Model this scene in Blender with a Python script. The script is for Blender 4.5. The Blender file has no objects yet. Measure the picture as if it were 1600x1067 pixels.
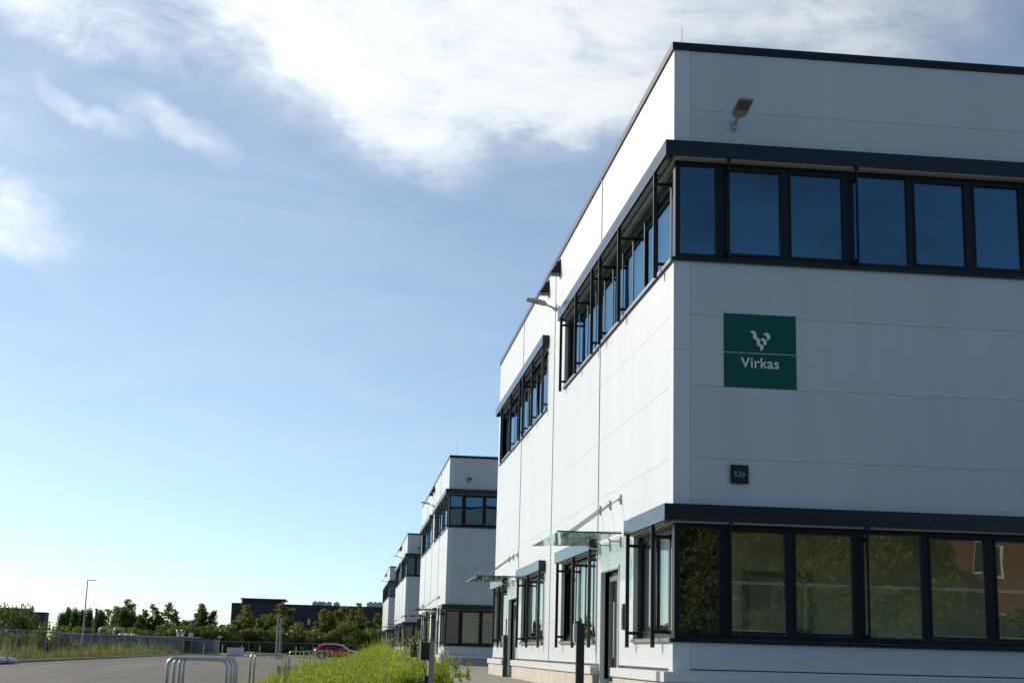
import bpy, math, random
import numpy as np
from mathutils import Matrix, Vector

random.seed(7); rng = np.random.default_rng(7)
scene = bpy.context.scene
COL = scene.collection

# ------------------------------------------------------------------ camera
cam_data = bpy.data.cameras.new('camera')
cam = bpy.data.objects.new('camera', cam_data); COL.objects.link(cam)
CAM = Vector((-4.300, -19.166, 1.200))
RV = Vector((0.99336196, -0.1119809, 0.0263116)); UV = Vector((-0.04911199, -0.20602902, 0.97731267)); FV = Vector((0.1040194, 0.97211744, 0.210161))
cam.matrix_world = Matrix(((RV.x, UV.x, -FV.x, CAM.x), (RV.y, UV.y, -FV.y, CAM.y), (RV.z, UV.z, -FV.z, CAM.z), (0, 0, 0, 1)))
FPX = 2253.0
cam_data.sensor_width = 36; cam_data.sensor_fit = 'HORIZONTAL'; cam_data.lens = FPX/1600*36
cam_data.clip_start = 0.1; cam_data.clip_end = 6000
scene.camera = cam

def at(px, py, Y):
    """world point seen at photo pixel (px,py) at the depth plane Y"""
    d = FV + RV*((px-800)/FPX) + UV*((533.5-py)/FPX)
    t = (Y-CAM.y)/d.y
    return CAM + d*t

# ------------------------------------------------------------------ sky, sun, exposure
SUN_TRAVEL = Vector((0.622, -0.684, -0.382)).normalized()
SUN_EL = math.asin(-SUN_TRAVEL.z); SUN_AZ = math.atan2(-SUN_TRAVEL.x, -SUN_TRAVEL.y)   # clockwise from +Y
SKY_STRENGTH = 0.097; SUN_STRENGTH = 4.3; EXPOSURE = 0.32
world = bpy.data.worlds.new('World'); scene.world = world; world.use_nodes = True
wn, wl = world.node_tree.nodes, world.node_tree.links
for n in list(wn): wn.remove(n)
def W(t, **k):
    n = wn.new(t)
    for a, b in k.items(): setattr(n, a, b)
    return n
def M(op, a, b=None, c=None, clamp=False):
    n = W('ShaderNodeMath', operation=op, use_clamp=clamp)
    for i, v in enumerate((a, b, c)):
        if v is None: continue
        if isinstance(v, (int, float)): n.inputs[i].default_value = v
        else: wl.new(v, n.inputs[i])
    return n.outputs[0]
sky = W('ShaderNodeTexSky', sky_type='NISHITA', sun_disc=False, sun_elevation=SUN_EL, sun_rotation=SUN_AZ, altitude=50, air_density=0.70, dust_density=0.28, ozone_density=2.4)
tc = W('ShaderNodeTexCoord'); sep = W('ShaderNodeSeparateXYZ'); wl.new(tc.outputs['Generated'], sep.inputs[0])
X, Y, Z = sep.outputs
az0 = M('ARCTAN2', X, Y); el0 = M('ARCSINE', Z)
def wnoise(scale, detail, rough, sx=1, sy=1, rot=0, dist=0.0, w=0):
    cmb = W('ShaderNodeCombineXYZ')
    wl.new(M('MULTIPLY', az0, sx), cmb.inputs[0]); wl.new(M('MULTIPLY', el0, sy), cmb.inputs[1]); cmb.inputs[2].default_value = w
    mp = W('ShaderNodeMapping'); mp.inputs['Rotation'].default_value = (0, 0, rot); wl.new(cmb.outputs[0], mp.inputs[0])
    n = W('ShaderNodeTexNoise'); n.inputs['Scale'].default_value = scale; n.inputs['Detail'].default_value = detail
    n.inputs['Roughness'].default_value = rough; n.inputs['Distortion'].default_value = dist
    wl.new(mp.outputs[0], n.inputs['Vector']); return n.outputs['Fac']
nA = wnoise(6, 7, 0.58, w=1.3); nB = wnoise(7, 7, 0.58, w=7.7)
fine = wnoise(16, 9, 0.64, 0.75, 1.5, 0.45, 1.2, 3.1); streak = wnoise(7, 8, 0.6, 0.6, 2.2, 0.50, 1.6, 5.5); fine2 = wnoise(55, 7, 0.62, 0.55, 1.7, 0.62, 0.8, 9.2)
az = M('ADD', az0, M('MULTIPLY', M('SUBTRACT', nA, 0.5), 0.13)); el = M('ADD', el0, M('MULTIPLY', M('SUBTRACT', nB, 0.5), 0.10))
def blob(ca, ce, ra, re, rot, amp, hard):
    """soft ellipse of cloud around azimuth ca / elevation ce"""
    da, de = M('SUBTRACT', az, ca), M('SUBTRACT', el, ce)
    c, s = math.cos(rot), math.sin(rot)
    p = M('DIVIDE', M('ADD', M('MULTIPLY', da, c), M('MULTIPLY', de, s)), ra)
    q = M('DIVIDE', M('SUBTRACT', M('MULTIPLY', de, c), M('MULTIPLY', da, s)), re)
    r2 = M('ADD', M('MULTIPLY', p, p), M('MULTIPLY', q, q))
    v = M('MULTIPLY', M('SUBTRACT', 1.0, r2), hard, clamp=True)
    return M('MULTIPLY', v, amp)
blobs = [(0.055, 0.4760, 0.300, 0.160, 0.0, 0.92, 1.25), (0.300, 0.470, 0.200, 0.100, 0.0, 0.66, 1.0), (-0.045, 0.402, 0.175, 0.050, -0.50, 1.10, 1.05),
         (-0.240, 0.416, 0.130, 0.032, -0.20, 0.66, 0.85), (-0.205, 0.352, 0.050, 0.010, -0.50, 0.42, 0.8), (-0.152, 0.340, 0.060, 0.016, -0.62, 0.52, 0.8), (0.105, 0.376, 0.20, 0.042, 0.02, 0.95, 1.1),
         (-0.252, 0.276, 0.065, 0.036, -0.25, 0.78, 0.8), (-0.310, 0.335, 0.12, 0.12, -0.9, 0.42, 0.7),
         (-0.60, 0.45, 0.30, 0.16, -0.3, 0.8, 1.0), (0.80, 0.62, 0.34, 0.14, 0.3, 0.7, 1.0), (0.15, 0.80, 0.45, 0.22, 0.2, 0.7, 0.9), (-1.3, 0.35, 0.35, 0.13, 0.1, 0.7, 0.9), (2.84, 0.31, 0.14, 0.05, 0.3, 0.45, 0.9), (1.9, 0.5, 0.4, 0.12, -0.2, 0.6, 0.9), (-2.3, 0.55, 0.4, 0.15, 0.2, 0.6, 0.9)]
dens = None
for b in blobs:
    v = blob(*b); dens = v if dens is None else M('MAXIMUM', dens, v)
tex = M('ADD', M('ADD', M('MULTIPLY', fine, 0.55), M('MULTIPLY', streak, 0.50)), M('MULTIPLY', fine2, 0.18))      # mean about 0.61
ero = M('MULTIPLY', M('SUBTRACT', tex, 0.615), 2.4)
mask = M('ADD', M('ADD', dens, -0.02), M('MULTIPLY', ero, M('MINIMUM', M('MULTIPLY', dens, 1.6), 0.80)))
sm = W('ShaderNodeMapRange', interpolation_type='SMOOTHSTEP'); wl.new(mask, sm.inputs[0]); sm.inputs[1].default_value = -0.10; sm.inputs[2].default_value = 1.05; sm.inputs[3].default_value = -0.012; sm.inputs[4].default_value = 0.95
thin = M('MULTIPLY', M('ADD', 0.17, M('MULTIPLY', M('SUBTRACT', streak, 0.35, clamp=True), 0.24)), M('MULTIPLY', M('ADD', Z, 0.02), 7.0, clamp=True))   # thin high haze everywhere
mask = M('MAXIMUM', sm.outputs[0], 0.0); mask = M('SUBTRACT', 1.0, M('MULTIPLY', M('SUBTRACT', 1.0, mask), M('SUBTRACT', 1.0, thin)))
# ice cloud scatters forward: bright towards the sun, dimmer away from it
dp = W('ShaderNodeVectorMath', operation='DOT_PRODUCT'); wl.new(tc.outputs['Generated'], dp.inputs[0]); dp.inputs[1].default_value = tuple(-SUN_TRAVEL)
ph = M('POWER', M('MULTIPLY', M('ADD', dp.outputs['Value'], 1.0), 0.5), 1.8); lum = M('ADD', 0.35, M('MULTIPLY', ph, 10.6))
cc = W('ShaderNodeVectorMath', operation='SCALE'); cc.inputs[0].default_value = (0.955, 1.0, 1.03); wl.new(lum, cc.inputs['Scale'])
mix = W('ShaderNodeMix', data_type='RGBA'); wl.new(mask, mix.inputs[0]); tn = W('ShaderNodeVectorMath', operation='MULTIPLY'); wl.new(sky.outputs[0], tn.inputs[0]); tn.inputs[1].default_value = (0.91, 1.045, 1.03); wl.new(tn.outputs[0], mix.inputs[6]); wl.new(cc.outputs[0], mix.inputs[7])
bg = W('ShaderNodeBackground'); bg.inputs['Strength'].default_value = SKY_STRENGTH; wl.new(mix.outputs[2], bg.inputs[0])
wo = W('ShaderNodeOutputWorld'); wl.new(bg.outputs[0], wo.inputs[0])
sd = bpy.data.lights.new('sun', 'SUN'); sd.energy = SUN_STRENGTH; sd.angle = math.radians(0.53); sd.color = (1.0, 0.885, 0.725)
so = bpy.data.objects.new('sun', sd); COL.objects.link(so); so.rotation_euler = SUN_TRAVEL.to_track_quat('-Z', 'Y').to_euler(); so.location = (-30, 40, 40)
vs = scene.view_settings; vs.view_transform = 'Standard'; vs.look = 'None'; vs.exposure = EXPOSURE; vs.gamma = 1.0; vs.use_curve_mapping = False

# ------------------------------------------------------------------ materials
MAT = {}
def mat(name, col, rough=0.5, metal=0.0, var=0.0, vscale=2.0, bump=0.0, bscale=40.0, spec=0.5, coat=0.0, objvar=0.0, ribs=None, col2=None, trans=0.0, stretch=(1, 1, 1)):
    m = bpy.data.materials.new(name); m.use_nodes = True; MAT[name] = m
    n, l = m.node_tree.nodes, m.node_tree.links; b = n['Principled BSDF']
    b.inputs['Base Color'].default_value = (*col, 1); b.inputs['Roughness'].default_value = rough; b.inputs['Metallic'].default_value = metal
    b.inputs['Specular IOR Level'].default_value = spec; b.inputs['Coat Weight'].default_value = coat
    t = n.new('ShaderNodeTexCoord'); src = None
    if var or col2 is not None:
        mp = n.new('ShaderNodeMapping'); mp.inputs['Scale'].default_value = stretch; l.new(t.outputs['Object'], mp.inputs[0])
        nz = n.new('ShaderNodeTexNoise'); nz.inputs['Scale'].default_value = vscale; nz.inputs['Detail'].default_value = 7; nz.inputs['Roughness'].default_value = 0.62
        l.new(mp.outputs[0], nz.inputs['Vector'])
        rp = n.new('ShaderNodeValToRGB'); rp.color_ramp.elements[0].position = 0.3; rp.color_ramp.elements[1].position = 0.7
        c2 = col2 if col2 is not None else tuple(c*(1-var) for c in col); c1 = col if col2 is not None else tuple(min(1, c*(1+var)) for c in col)
        rp.color_ramp.elements[0].color = (*c2, 1); rp.color_ramp.elements[1].color = (*c1, 1)
        l.new(nz.outputs['Fac'], rp.inputs[0]); src = rp.outputs[0]
    if objvar:
        oi = n.new('ShaderNodeObjectInfo'); hs = n.new('ShaderNodeHueSaturation')
        mr = n.new('ShaderNodeMapRange'); mr.inputs[3].default_value = 1-objvar; mr.inputs[4].default_value = 1+objvar
        l.new(oi.outputs['Random'], mr.inputs[0]); l.new(mr.outputs[0], hs.inputs['Value'])
        if src: l.new(src, hs.inputs['Color'])
        else: hs.inputs['Color'].default_value = (*col, 1)
        src = hs.outputs[0]
    if src: l.new(src, b.inputs['Base Color'])
    hgt = None
    if ribs:
        sp = n.new('ShaderNodeSeparateXYZ'); l.new(t.outputs['Object'], sp.inputs[0])
        mm = n.new('ShaderNodeMath'); mm.operation = 'MULTIPLY'; mm.inputs[1].default_value = 2*math.pi/ribs[0]; l.new(sp.outputs[2], mm.inputs[0])
        ss = n.new('ShaderNodeMath'); ss.operation = 'SINE'; l.new(mm.outputs[0], ss.inputs[0])
        pw = n.new('ShaderNodeMath'); pw.operation = 'MULTIPLY'; pw.inputs[1].default_value = ribs[1]; l.new(ss.outputs[0], pw.inputs[0]); hgt = pw.outputs[0]
    if bump:
        nb = n.new('ShaderNodeTexNoise'); nb.inputs['Scale'].default_value = bscale; nb.inputs['Detail'].default_value = 5; l.new(t.outputs['Object'], nb.inputs['Vector'])
        mb = n.new('ShaderNodeMath'); mb.operation = 'MULTIPLY'; mb.inputs[1].default_value = bump; l.new(nb.outputs['Fac'], mb.inputs[0])
        if hgt:
            ad = n.new('ShaderNodeMath'); l.new(mb.outputs[0], ad.inputs[0]); l.new(hgt, ad.inputs[1]); hgt = ad.outputs[0]
        else: hgt = mb.outputs[0]
    if hgt:
        bp = n.new('ShaderNodeBump'); bp.inputs['Strength'].default_value = 1.0; bp.inputs['Distance'].default_value = 1.0
        l.new(hgt, bp.inputs['Height']); l.new(bp.outputs[0], b.inputs['Normal'])
    if trans:
        tr = n.new('ShaderNodeBsdfTranslucent'); mx = n.new('ShaderNodeMixShader'); mx.inputs[0].default_value = trans
        if src: l.new(src, tr.inputs[0])
        else: tr.inputs[0].default_value = (*col, 1)
        l.new(b.outputs[0], mx.inputs[1]); l.new(tr.outputs[0], mx.inputs[2]); l.new(mx.outputs[0], n['Material Output'].inputs[0])
    return m
mat('panel', (0.555, 0.590, 0.630), 0.38, var=0.045, vscale=0.9, stretch=(1.6, 1.6, 0.22), objvar=0.02, ribs=(0.05, 0.00024), bump=0.0006, bscale=3.0)
mat('panel_grey', (0.20, 0.21, 0.215), 0.4, var=0.03, vscale=0.9, objvar=0.02)
mat('trim_white', (0.625, 0.66, 0.70), 0.34, var=0.02, vscale=1.0)
mat('anthracite', (0.008, 0.011, 0.017), 0.30, var=0.12, vscale=1.5, spec=0.3)
mat('hood', (0.004, 0.009, 0.017), 0.22, metal=0.0, var=0.10, vscale=0.8, spec=0.42, coat=0.0, bump=0.0010, bscale=2.0)
mat('frame', (0.007, 0.010, 0.016), 0.36, var=0.1, spec=0.22)
mat('black', (0.012, 0.013, 0.015), 0.35)
mat('rubber', (0.02, 0.02, 0.02), 0.8)
mat('alu', (0.55, 0.56, 0.57), 0.35, metal=0.7, var=0.06)
mat('lamp_grey', (0.36, 0.36, 0.34), 0.45, var=0.05)
mat('lens', (0.16, 0.16, 0.15), 0.25)
mat('blind', (0.40, 0.39, 0.36), 0.5, var=0.05)
mat('core', (0.30, 0.30, 0.29), 0.8, var=0.1)
mat('inner_dark', (0.022, 0.024, 0.028), 0.85, var=0.1)  # dimness of the upstairs rooms is put into this colour
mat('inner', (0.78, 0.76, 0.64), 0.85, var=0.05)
mat('floor_in', (0.40, 0.38, 0.33), 0.6, var=0.15)
mat('door_in', (0.50, 0.51, 0.42), 0.5)
mat('concrete', (0.46, 0.43, 0.38), 0.85, var=0.16, vscale=2.5, bump=0.004, bscale=30)
mat('concrete_grey', (0.33, 0.33, 0.33), 0.85, var=0.18, vscale=2.0, bump=0.004, bscale=30)
mat('steel', (0.48, 0.50, 0.51), 0.38, metal=0.75, var=0.14, vscale=14)
mat('post_grey', (0.30, 0.31, 0.32), 0.5, metal=0.4, var=0.15, vscale=8)
mat('sign_green', (0.003, 0.095, 0.070), 0.45, spec=0.2, var=0.06, vscale=3, ribs=(0.05, 0.00024))
mat('sign_white', (0.72, 0.74, 0.76), 0.45)
mat('asphalt', (0.145, 0.138, 0.130), 0.88, col2=(0.070, 0.069, 0.068), vscale=0.7, stretch=(0.8, 0.10, 1), bump=0.008, bscale=60, spec=0.35)
mat('paving', (0.24, 0.225, 0.20), 0.9, var=0.22, vscale=1.6, bump=0.01, bscale=30)
mat('soil', (0.16, 0.145, 0.075), 0.95, col2=(0.09, 0.11, 0.04), vscale=0.4, bump=0.02, bscale=8)
mat('kerb', (0.30, 0.29, 0.28), 0.85, var=0.15, vscale=2)
mat('grass', (0.34, 0.44, 0.045), 0.6, col2=(0.17, 0.24, 0.025), vscale=1.7, trans=0.55, spec=0.3)
mat('dry_grass', (0.36, 0.34, 0.10), 0.7, col2=(0.15, 0.21, 0.045), vscale=0.30, trans=0.4, spec=0.2)
mat('leaf_oak', (0.15, 0.185, 0.035), 0.55, col2=(0.085, 0.125, 0.028), vscale=0.55, objvar=0.18, trans=0.45, spec=0.3)
mat('leaf_warm', (0.26, 0.235, 0.045), 0.55, col2=(0.14, 0.165, 0.034), vscale=0.5, objvar=0.15, trans=0.45, spec=0.3)
mat('leaf_poplar', (0.12, 0.20, 0.04), 0.5, col2=(0.075, 0.14, 0.03), vscale=0.5, objvar=0.12, trans=0.35, spec=0.3)
mat('leaf_bush', (0.075, 0.10, 0.03), 0.6, col2=(0.045, 0.06, 0.02), vscale=0.6, objvar=0.2, trans=0.3, spec=0.2)
mat('bark', (0.09, 0.075, 0.055), 0.9, var=0.3, vscale=6)
mat('flower', (0.55, 0.42, 0.04), 0.6, trans=0.3)
mat('seed', (0.34, 0.30, 0.13), 0.8, col2=(0.26, 0.32, 0.08), trans=0.4)
mat('navy_clad', (0.018, 0.020, 0.030), 0.5, var=0.15, vscale=0.3)
mat('brown_clad', (0.050, 0.040, 0.050), 0.55, var=0.12, vscale=0.3)
mat('shed_clad', (0.14, 0.165, 0.195), 0.5, var=0.12, vscale=0.3)
mat('roof_dark', (0.06, 0.06, 0.06), 0.85, var=0.2)
mat('light_box', (0.55, 0.57, 0.58), 0.5, var=0.05)
mat('dome', (0.62, 0.52, 0.44), 0.4)
mat('car_paint', (0.55, 0.016, 0.022), 0.28, coat=0.9, spec=0.6)
mat('car_glass', (0.012, 0.014, 0.016), 0.06, spec=0.8)
mat('tyre', (0.018, 0.018, 0.018), 0.85)
mat('rim', (0.40, 0.41, 0.42), 0.3, metal=0.8)
mat('tail', (0.45, 0.02, 0.015), 0.2)
mat('headlamp', (0.75, 0.77, 0.80), 0.12)
mat('wire', (0.22, 0.23, 0.23), 0.5, metal=0.5)
mat('white_paint', (0.72, 0.72, 0.70), 0.55, var=0.06)
mat('tarp', (0.50, 0.53, 0.60), 0.5, var=0.12, vscale=3)
mat('blue_cloth', (0.04, 0.10, 0.16), 0.7)
mat('brick', (0.19, 0.075, 0.06), 0.85, var=0.25, vscale=3)
def glass_mat(name, tint, ior, refl_rough=0.0, wav=0.0, rc=(0.92, 0.95, 0.98)):
    m = bpy.data.materials.new(name); m.use_nodes = True; MAT[name] = m
    n, l = m.node_tree.nodes, m.node_tree.links; n.remove(n['Principled BSDF'])
    tr = n.new('ShaderNodeBsdfTransparent'); tr.inputs[0].default_value = (*tint, 1)
    gl = n.new('ShaderNodeBsdfGlossy'); gl.inputs['Roughness'].default_value = refl_rough; gl.inputs[0].default_value = (*rc, 1)
    fr = n.new('ShaderNodeFresnel'); fr.inputs[0].default_value = ior
    ge = n.new('ShaderNodeNewGeometry'); mi = n.new('ShaderNodeMix'); mi.data_type = 'FLOAT'; mi.inputs[2].default_value = ior; mi.inputs[3].default_value = 1/ior
    l.new(ge.outputs['Backfacing'], mi.inputs[0]); l.new(mi.outputs[0], fr.inputs[0])
    mx = n.new('ShaderNodeMixShader'); l.new(fr.outputs[0], mx.inputs[0]); l.new(tr.outputs[0], mx.inputs[1]); l.new(gl.outputs[0], mx.inputs[2])
    l.new(mx.outputs[0], n['Material Output'].inputs[0])
    if wav:
        t = n.new('ShaderNodeTexCoord'); nz = n.new('ShaderNodeTexNoise'); nz.inputs['Scale'].default_value = 1.1; nz.inputs['Detail'].default_value = 1; l.new(t.outputs['Object'], nz.inputs['Vector'])
        bp = n.new('ShaderNodeBump'); bp.inputs['Strength'].default_value = 1; bp.inputs['Distance'].default_value = wav; l.new(nz.outputs['Fac'], bp.inputs['Height'])
        oi = n.new('ShaderNodeObjectInfo'); wnz = n.new('ShaderNodeTexWhiteNoise'); wnz.noise_dimensions = '1D'; l.new(oi.outputs['Random'], wnz.inputs['W'])   # no two panes hang quite alike
        ma = n.new('ShaderNodeVectorMath'); ma.operation = 'MULTIPLY_ADD'; l.new(wnz.outputs['Color'], ma.inputs[0]); ma.inputs[1].default_value = (0.016,)*3; ma.inputs[2].default_value = (-0.008,)*3
        av = n.new('ShaderNodeVectorMath'); av.operation = 'ADD'; l.new(ma.outputs[0], av.inputs[0]); l.new(ge.outputs['Normal'], av.inputs[1]); nv_ = n.new('ShaderNodeVectorMath'); nv_.operation = 'NORMALIZE'; l.new(av.outputs[0], nv_.inputs[0]); l.new(nv_.outputs[0], bp.inputs['Normal'])
        l.new(bp.outputs[0], gl.inputs['Normal']); l.new(bp.outputs[0], fr.inputs['Normal'])
glass_mat('glass', (0.90, 0.94, 0.87), 1.80, 0.0, 0.0022)
glass_mat('glass_sky_tint', (0.40, 0.56, 0.66), 2.25, 0.0, 0.0022, (0.50, 0.80, 1.0))   # upper panes: the blue of the reflected sky is put into the glass colour
glass_mat('canopy_glass', (0.84, 0.93, 0.90), 1.52)

# ------------------------------------------------------------------ mesh builder
class MB:
    def __init__(s): s.v = []; s.f = []
    def quad(s, a, b, c, d):
        i = len(s.v); s.v += [a, b, c, d]; s.f.append((i, i+1, i+2, i+3)); return s
    def poly(s, pts):
        i = len(s.v); s.v += list(pts); s.f.append(tuple(range(i, i+len(pts)))); return s
    def box(s, x0, x1, y0, y1, z0, z1):
        x0, x1 = min(x0, x1), max(x0, x1); y0, y1 = min(y0, y1), max(y0, y1); z0, z1 = min(z0, z1), max(z0, z1)
        i = len(s.v)
        s.v += [(x0, y0, z0), (x1, y0, z0), (x1, y1, z0), (x0, y1, z0), (x0, y0, z1), (x1, y0, z1), (x1, y1, z1), (x0, y1, z1)]
        s.f += [tuple(i+k for k in q) for q in ((0, 3, 2, 1), (4, 5, 6, 7), (0, 1, 5, 4), (1, 2, 6, 5), (2, 3, 7, 6), (3, 0, 4, 7))]
        return s
    def tube(s, pts, rad, n=8, cap=True):
        pts = [Vector(p) for p in pts]; rads = rad if isinstance(rad, (list, tuple)) else [rad]*len(pts)
        base = len(s.v); up = None
        for k, p in enumerate(pts):
            t = (pts[min(k+1, len(pts)-1)]-pts[max(k-1, 0)]).normalized()
            if up is None: up = t.orthogonal().normalized()
            up = (up-t*up.dot(t)).normalized(); sd_ = t.cross(up)
            for j in range(n):
                a = 2*math.pi*j/n; s.v.append(tuple(p+(up*math.cos(a)+sd_*math.sin(a))*rads[k]))
        for k in range(len(pts)-1):
            for j in range(n):
                a = base+k*n+j; b = base+k*n+(j+1) % n; s.f.append((a, b, b+n, a+n))
        if cap:
            s.f.append(tuple(base+j for j in range(n))[::-1]); e = base+(len(pts)-1)*n; s.f.append(tuple(e+j for j in range(n)))
        return s
    def prism(s, pts, d):
        """closed polygon pts extruded by vector d"""
        n = len(pts); d = Vector(d); i = len(s.v)
        s.v += [tuple(p) for p in pts]+[tuple(Vector(p)+d) for p in pts]
        s.f.append(tuple(range(i, i+n))[::-1]); s.f.append(tuple(range(i+n, i+2*n)))
        for k in range(n): s.f.append((i+k, i+(k+1) % n, i+n+(k+1) % n, i+n+k))
        return s
    def mesh(s, name, m, off=(0, 0, 0), smooth=False):
        me = bpy.data.meshes.new(name); o = Vector(off)
        me.from_pydata([tuple(Vector(v)-o) for v in s.v], [], s.f); me.update()
        if isinstance(m, str): m = MAT[m]
        me.materials.append(m)
        if smooth:
            for p in me.polygons: p.use_smooth = True
        return me
    def build(s, name, m, parent=None, off=(0, 0, 0), smooth=False):
        return link(name, s.mesh(name, m, off, smooth), parent)
def link(name, me, parent=None, loc=None):
    o = bpy.data.objects.new(name, me); COL.objects.link(o)
    if parent: o.parent = parent
    if loc is not None: o.location = loc
    return o
def tag(o, label=None, cat=None, group=None, kind=None):
    for k, v in (('label', label), ('category', cat), ('group', group), ('kind', kind)):
        if v: o[k] = v
    return o
def thing(name, label, cat, loc=(0, 0, 0), rz=0, group=None):
    o = link(name, None); o.location = loc; o.rotation_euler = (0, 0, rz); o.empty_display_size = 0.2
    return tag(o, label, cat, group)
def copy_tree(o, parent=None):
    c = o.copy(); COL.objects.link(c); c.parent = parent
    for ch in [k for k in KIDS.get(o.name, [])]: copy_tree(ch, c)
    return c
KIDS = {}
def index_kids():
    KIDS.clear()
    for o in bpy.data.objects:
        if o.parent: KIDS.setdefault(o.parent.name, []).append(o)

# ------------------------------------------------------------------ ground
tag(MB().quad((-1500, -900, -0.03), (1500, -900, -0.03), (1500, 3000, -0.03), (-1500, 3000, -0.03)).build('ground', 'soil'), kind='structure')
lot = MB().quad((-20.9, -60, 0.0), (-6.7, -60, 0.0), (-6.7, 137.2, 0.0), (-20.9, 137.2, 0.0))
lot.quad((-6.7, 70, 0.0), (30, 70, 0.0), (30, 137.2, 0.0), (-6.7, 137.2, 0.0))
tag(lot.build('parking_lot', 'asphalt'), kind='structure')
GZ = 0.56                                            # paved level along the buildings
def ground_z(x):
    if x <= -6.7: return 0.0
    if x >= -2.3: return GZ
    return GZ*(x+6.7)/4.4
v = MB(); ys = [-60, 0, 20, 45, 70, 100]
for a, b in zip(ys[:-1], ys[1:]):
    for x0, x1 in ((-6.7, -5.0), (-5.0, -3.4), (-3.4, -2.3)):
        v.quad((x0, a, ground_z(x0)), (x1, a, ground_z(x1)), (x1, b, ground_z(x1)), (x0, b, ground_z(x0)))
tag(v.build('verge', 'soil'), kind='structure')
v = MB().quad((-2.3, -60, GZ), (60, -60, GZ), (60, 68, GZ), (-2.3, 68, GZ)); v.quad((-2.3, 68, GZ), (60, 68, GZ), (60, 200, GZ), (-2.3, 200, GZ)); v.quad((-2.3, 70, -.05), (-2.3, 70, GZ), (-2.3, 200, GZ), (-2.3, 200, -.05))
tag(v.build('pavement', 'paving'), kind='structure')
k = MB().box(-21.15, -20.9, -60, 137.2, -0.05, 0.12)
tag(k.build('kerb', 'kerb'), kind='structure')

# ------------------------------------------------------------------ office building
BW, BL = 18.0, 24.0                                  # width along X, length along Y
class Face:
    def __init__(s, kind): s.k = kind
    def p(s, u, v, w):
        if s.k == 'L': return (-w, u, v)
        if s.k == 'R': return (u, -w, v)
        if s.k == 'N': return (u, BL+w, v)
        return (BW+w, u, v)
    def box(s, mb, u0, u1, v0, v1, w0, w1):
        a, b = s.p(u0, v0, w0), s.p(u1, v1, w1); mb.box(a[0], b[0], a[1], b[1], a[2], b[2])
OFF = (0, 0, GZ)
def cells_mesh(F, rect, holes, w0, w1, split=False):
    """rectangle minus holes as one closed slab between depths w0 (front) and w1 (back)"""
    u0, u1, v0, v1 = rect
    us = sorted({u0, u1, *[min(max(h[i], u0), u1) for h in holes for i in (0, 1)]})
    vs_ = sorted({v0, v1, *[min(max(h[i], v0), v1) for h in holes for i in (2, 3)]})
    nu, nv = len(us)-1, len(vs_)-1
    occ = [[not any(h[0] < (us[i]+us[i+1])/2 < h[1] and h[2] < (vs_[j]+vs_[j+1])/2 < h[3] for h in holes) for j in range(nv)] for i in range(nu)]
    g = lambda i, j: 0 <= i < nu and 0 <= j < nv and occ[i][j]
    P = F.p
    if split:
        todo = {(i, j) for i in range(nu) for j in range(nv) if occ[i][j]}; out = []
        while todo:
            st = [todo.pop()]; comp = set(st)
            while st:
                i, j = st.pop()
                for q in ((i+1, j), (i-1, j), (i, j+1), (i, j-1)):
                    if q in todo: todo.remove(q); comp.add(q); st.append(q)
            other = [(us[i], us[i+1], vs_[j], vs_[j+1]) for i in range(nu) for j in range(nv) if (i, j) not in comp]
            out.append(cells_mesh(F, rect, other, w0, w1))
        return out
    mb = MB()
    for i in range(nu):
        for j in range(nv):
            if not occ[i][j]: continue
            a, b, c, d = us[i], us[i+1], vs_[j], vs_[j+1]
            mb.quad(P(a, c, w0), P(b, c, w0), P(b, d, w0), P(a, d, w0)); mb.quad(P(a, c, w1), P(a, d, w1), P(b, d, w1), P(b, c, w1))
            if not g(i-1, j): mb.quad(P(a, c, w0), P(a, d, w0), P(a, d, w1), P(a, c, w1))
            if not g(i+1, j): mb.quad(P(b, c, w0), P(b, c, w1), P(b, d, w1), P(b, d, w0))
            if not g(i, j-1): mb.quad(P(a, c, w0), P(a, c, w1), P(b, c, w1), P(b, c, w0))
            if not g(i, j+1): mb.quad(P(a, d, w0), P(b, d, w0), P(b, d, w1), P(a, d, w1))
    return mb if mb.f else None
ROWS = [1.04, 1.85, 2.85, 3.85, 4.85, 5.85, 6.85, 7.87, 8.87, 9.77]
UZ = (6.67, 8.10); LZ = (1.44, 2.96)                 # window bands: upper, lower
def panels(F, useams, holes, root, ugap, e0, e1, m='panel'):
    for a, b in zip(useams[:-1], useams[1:]):
        for c, d in zip(ROWS[:-1], ROWS[1:]):
            ga = e0 if a == useams[0] else ugap; gb = e1 if b == useams[-1] else ugap
            for mb in cells_mesh(F, (a+ga, b-gb, c+0.002, d-0.002), holes, 0.0, -0.062, True): mb.build('wall_panel', m, root, OFF)
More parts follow.
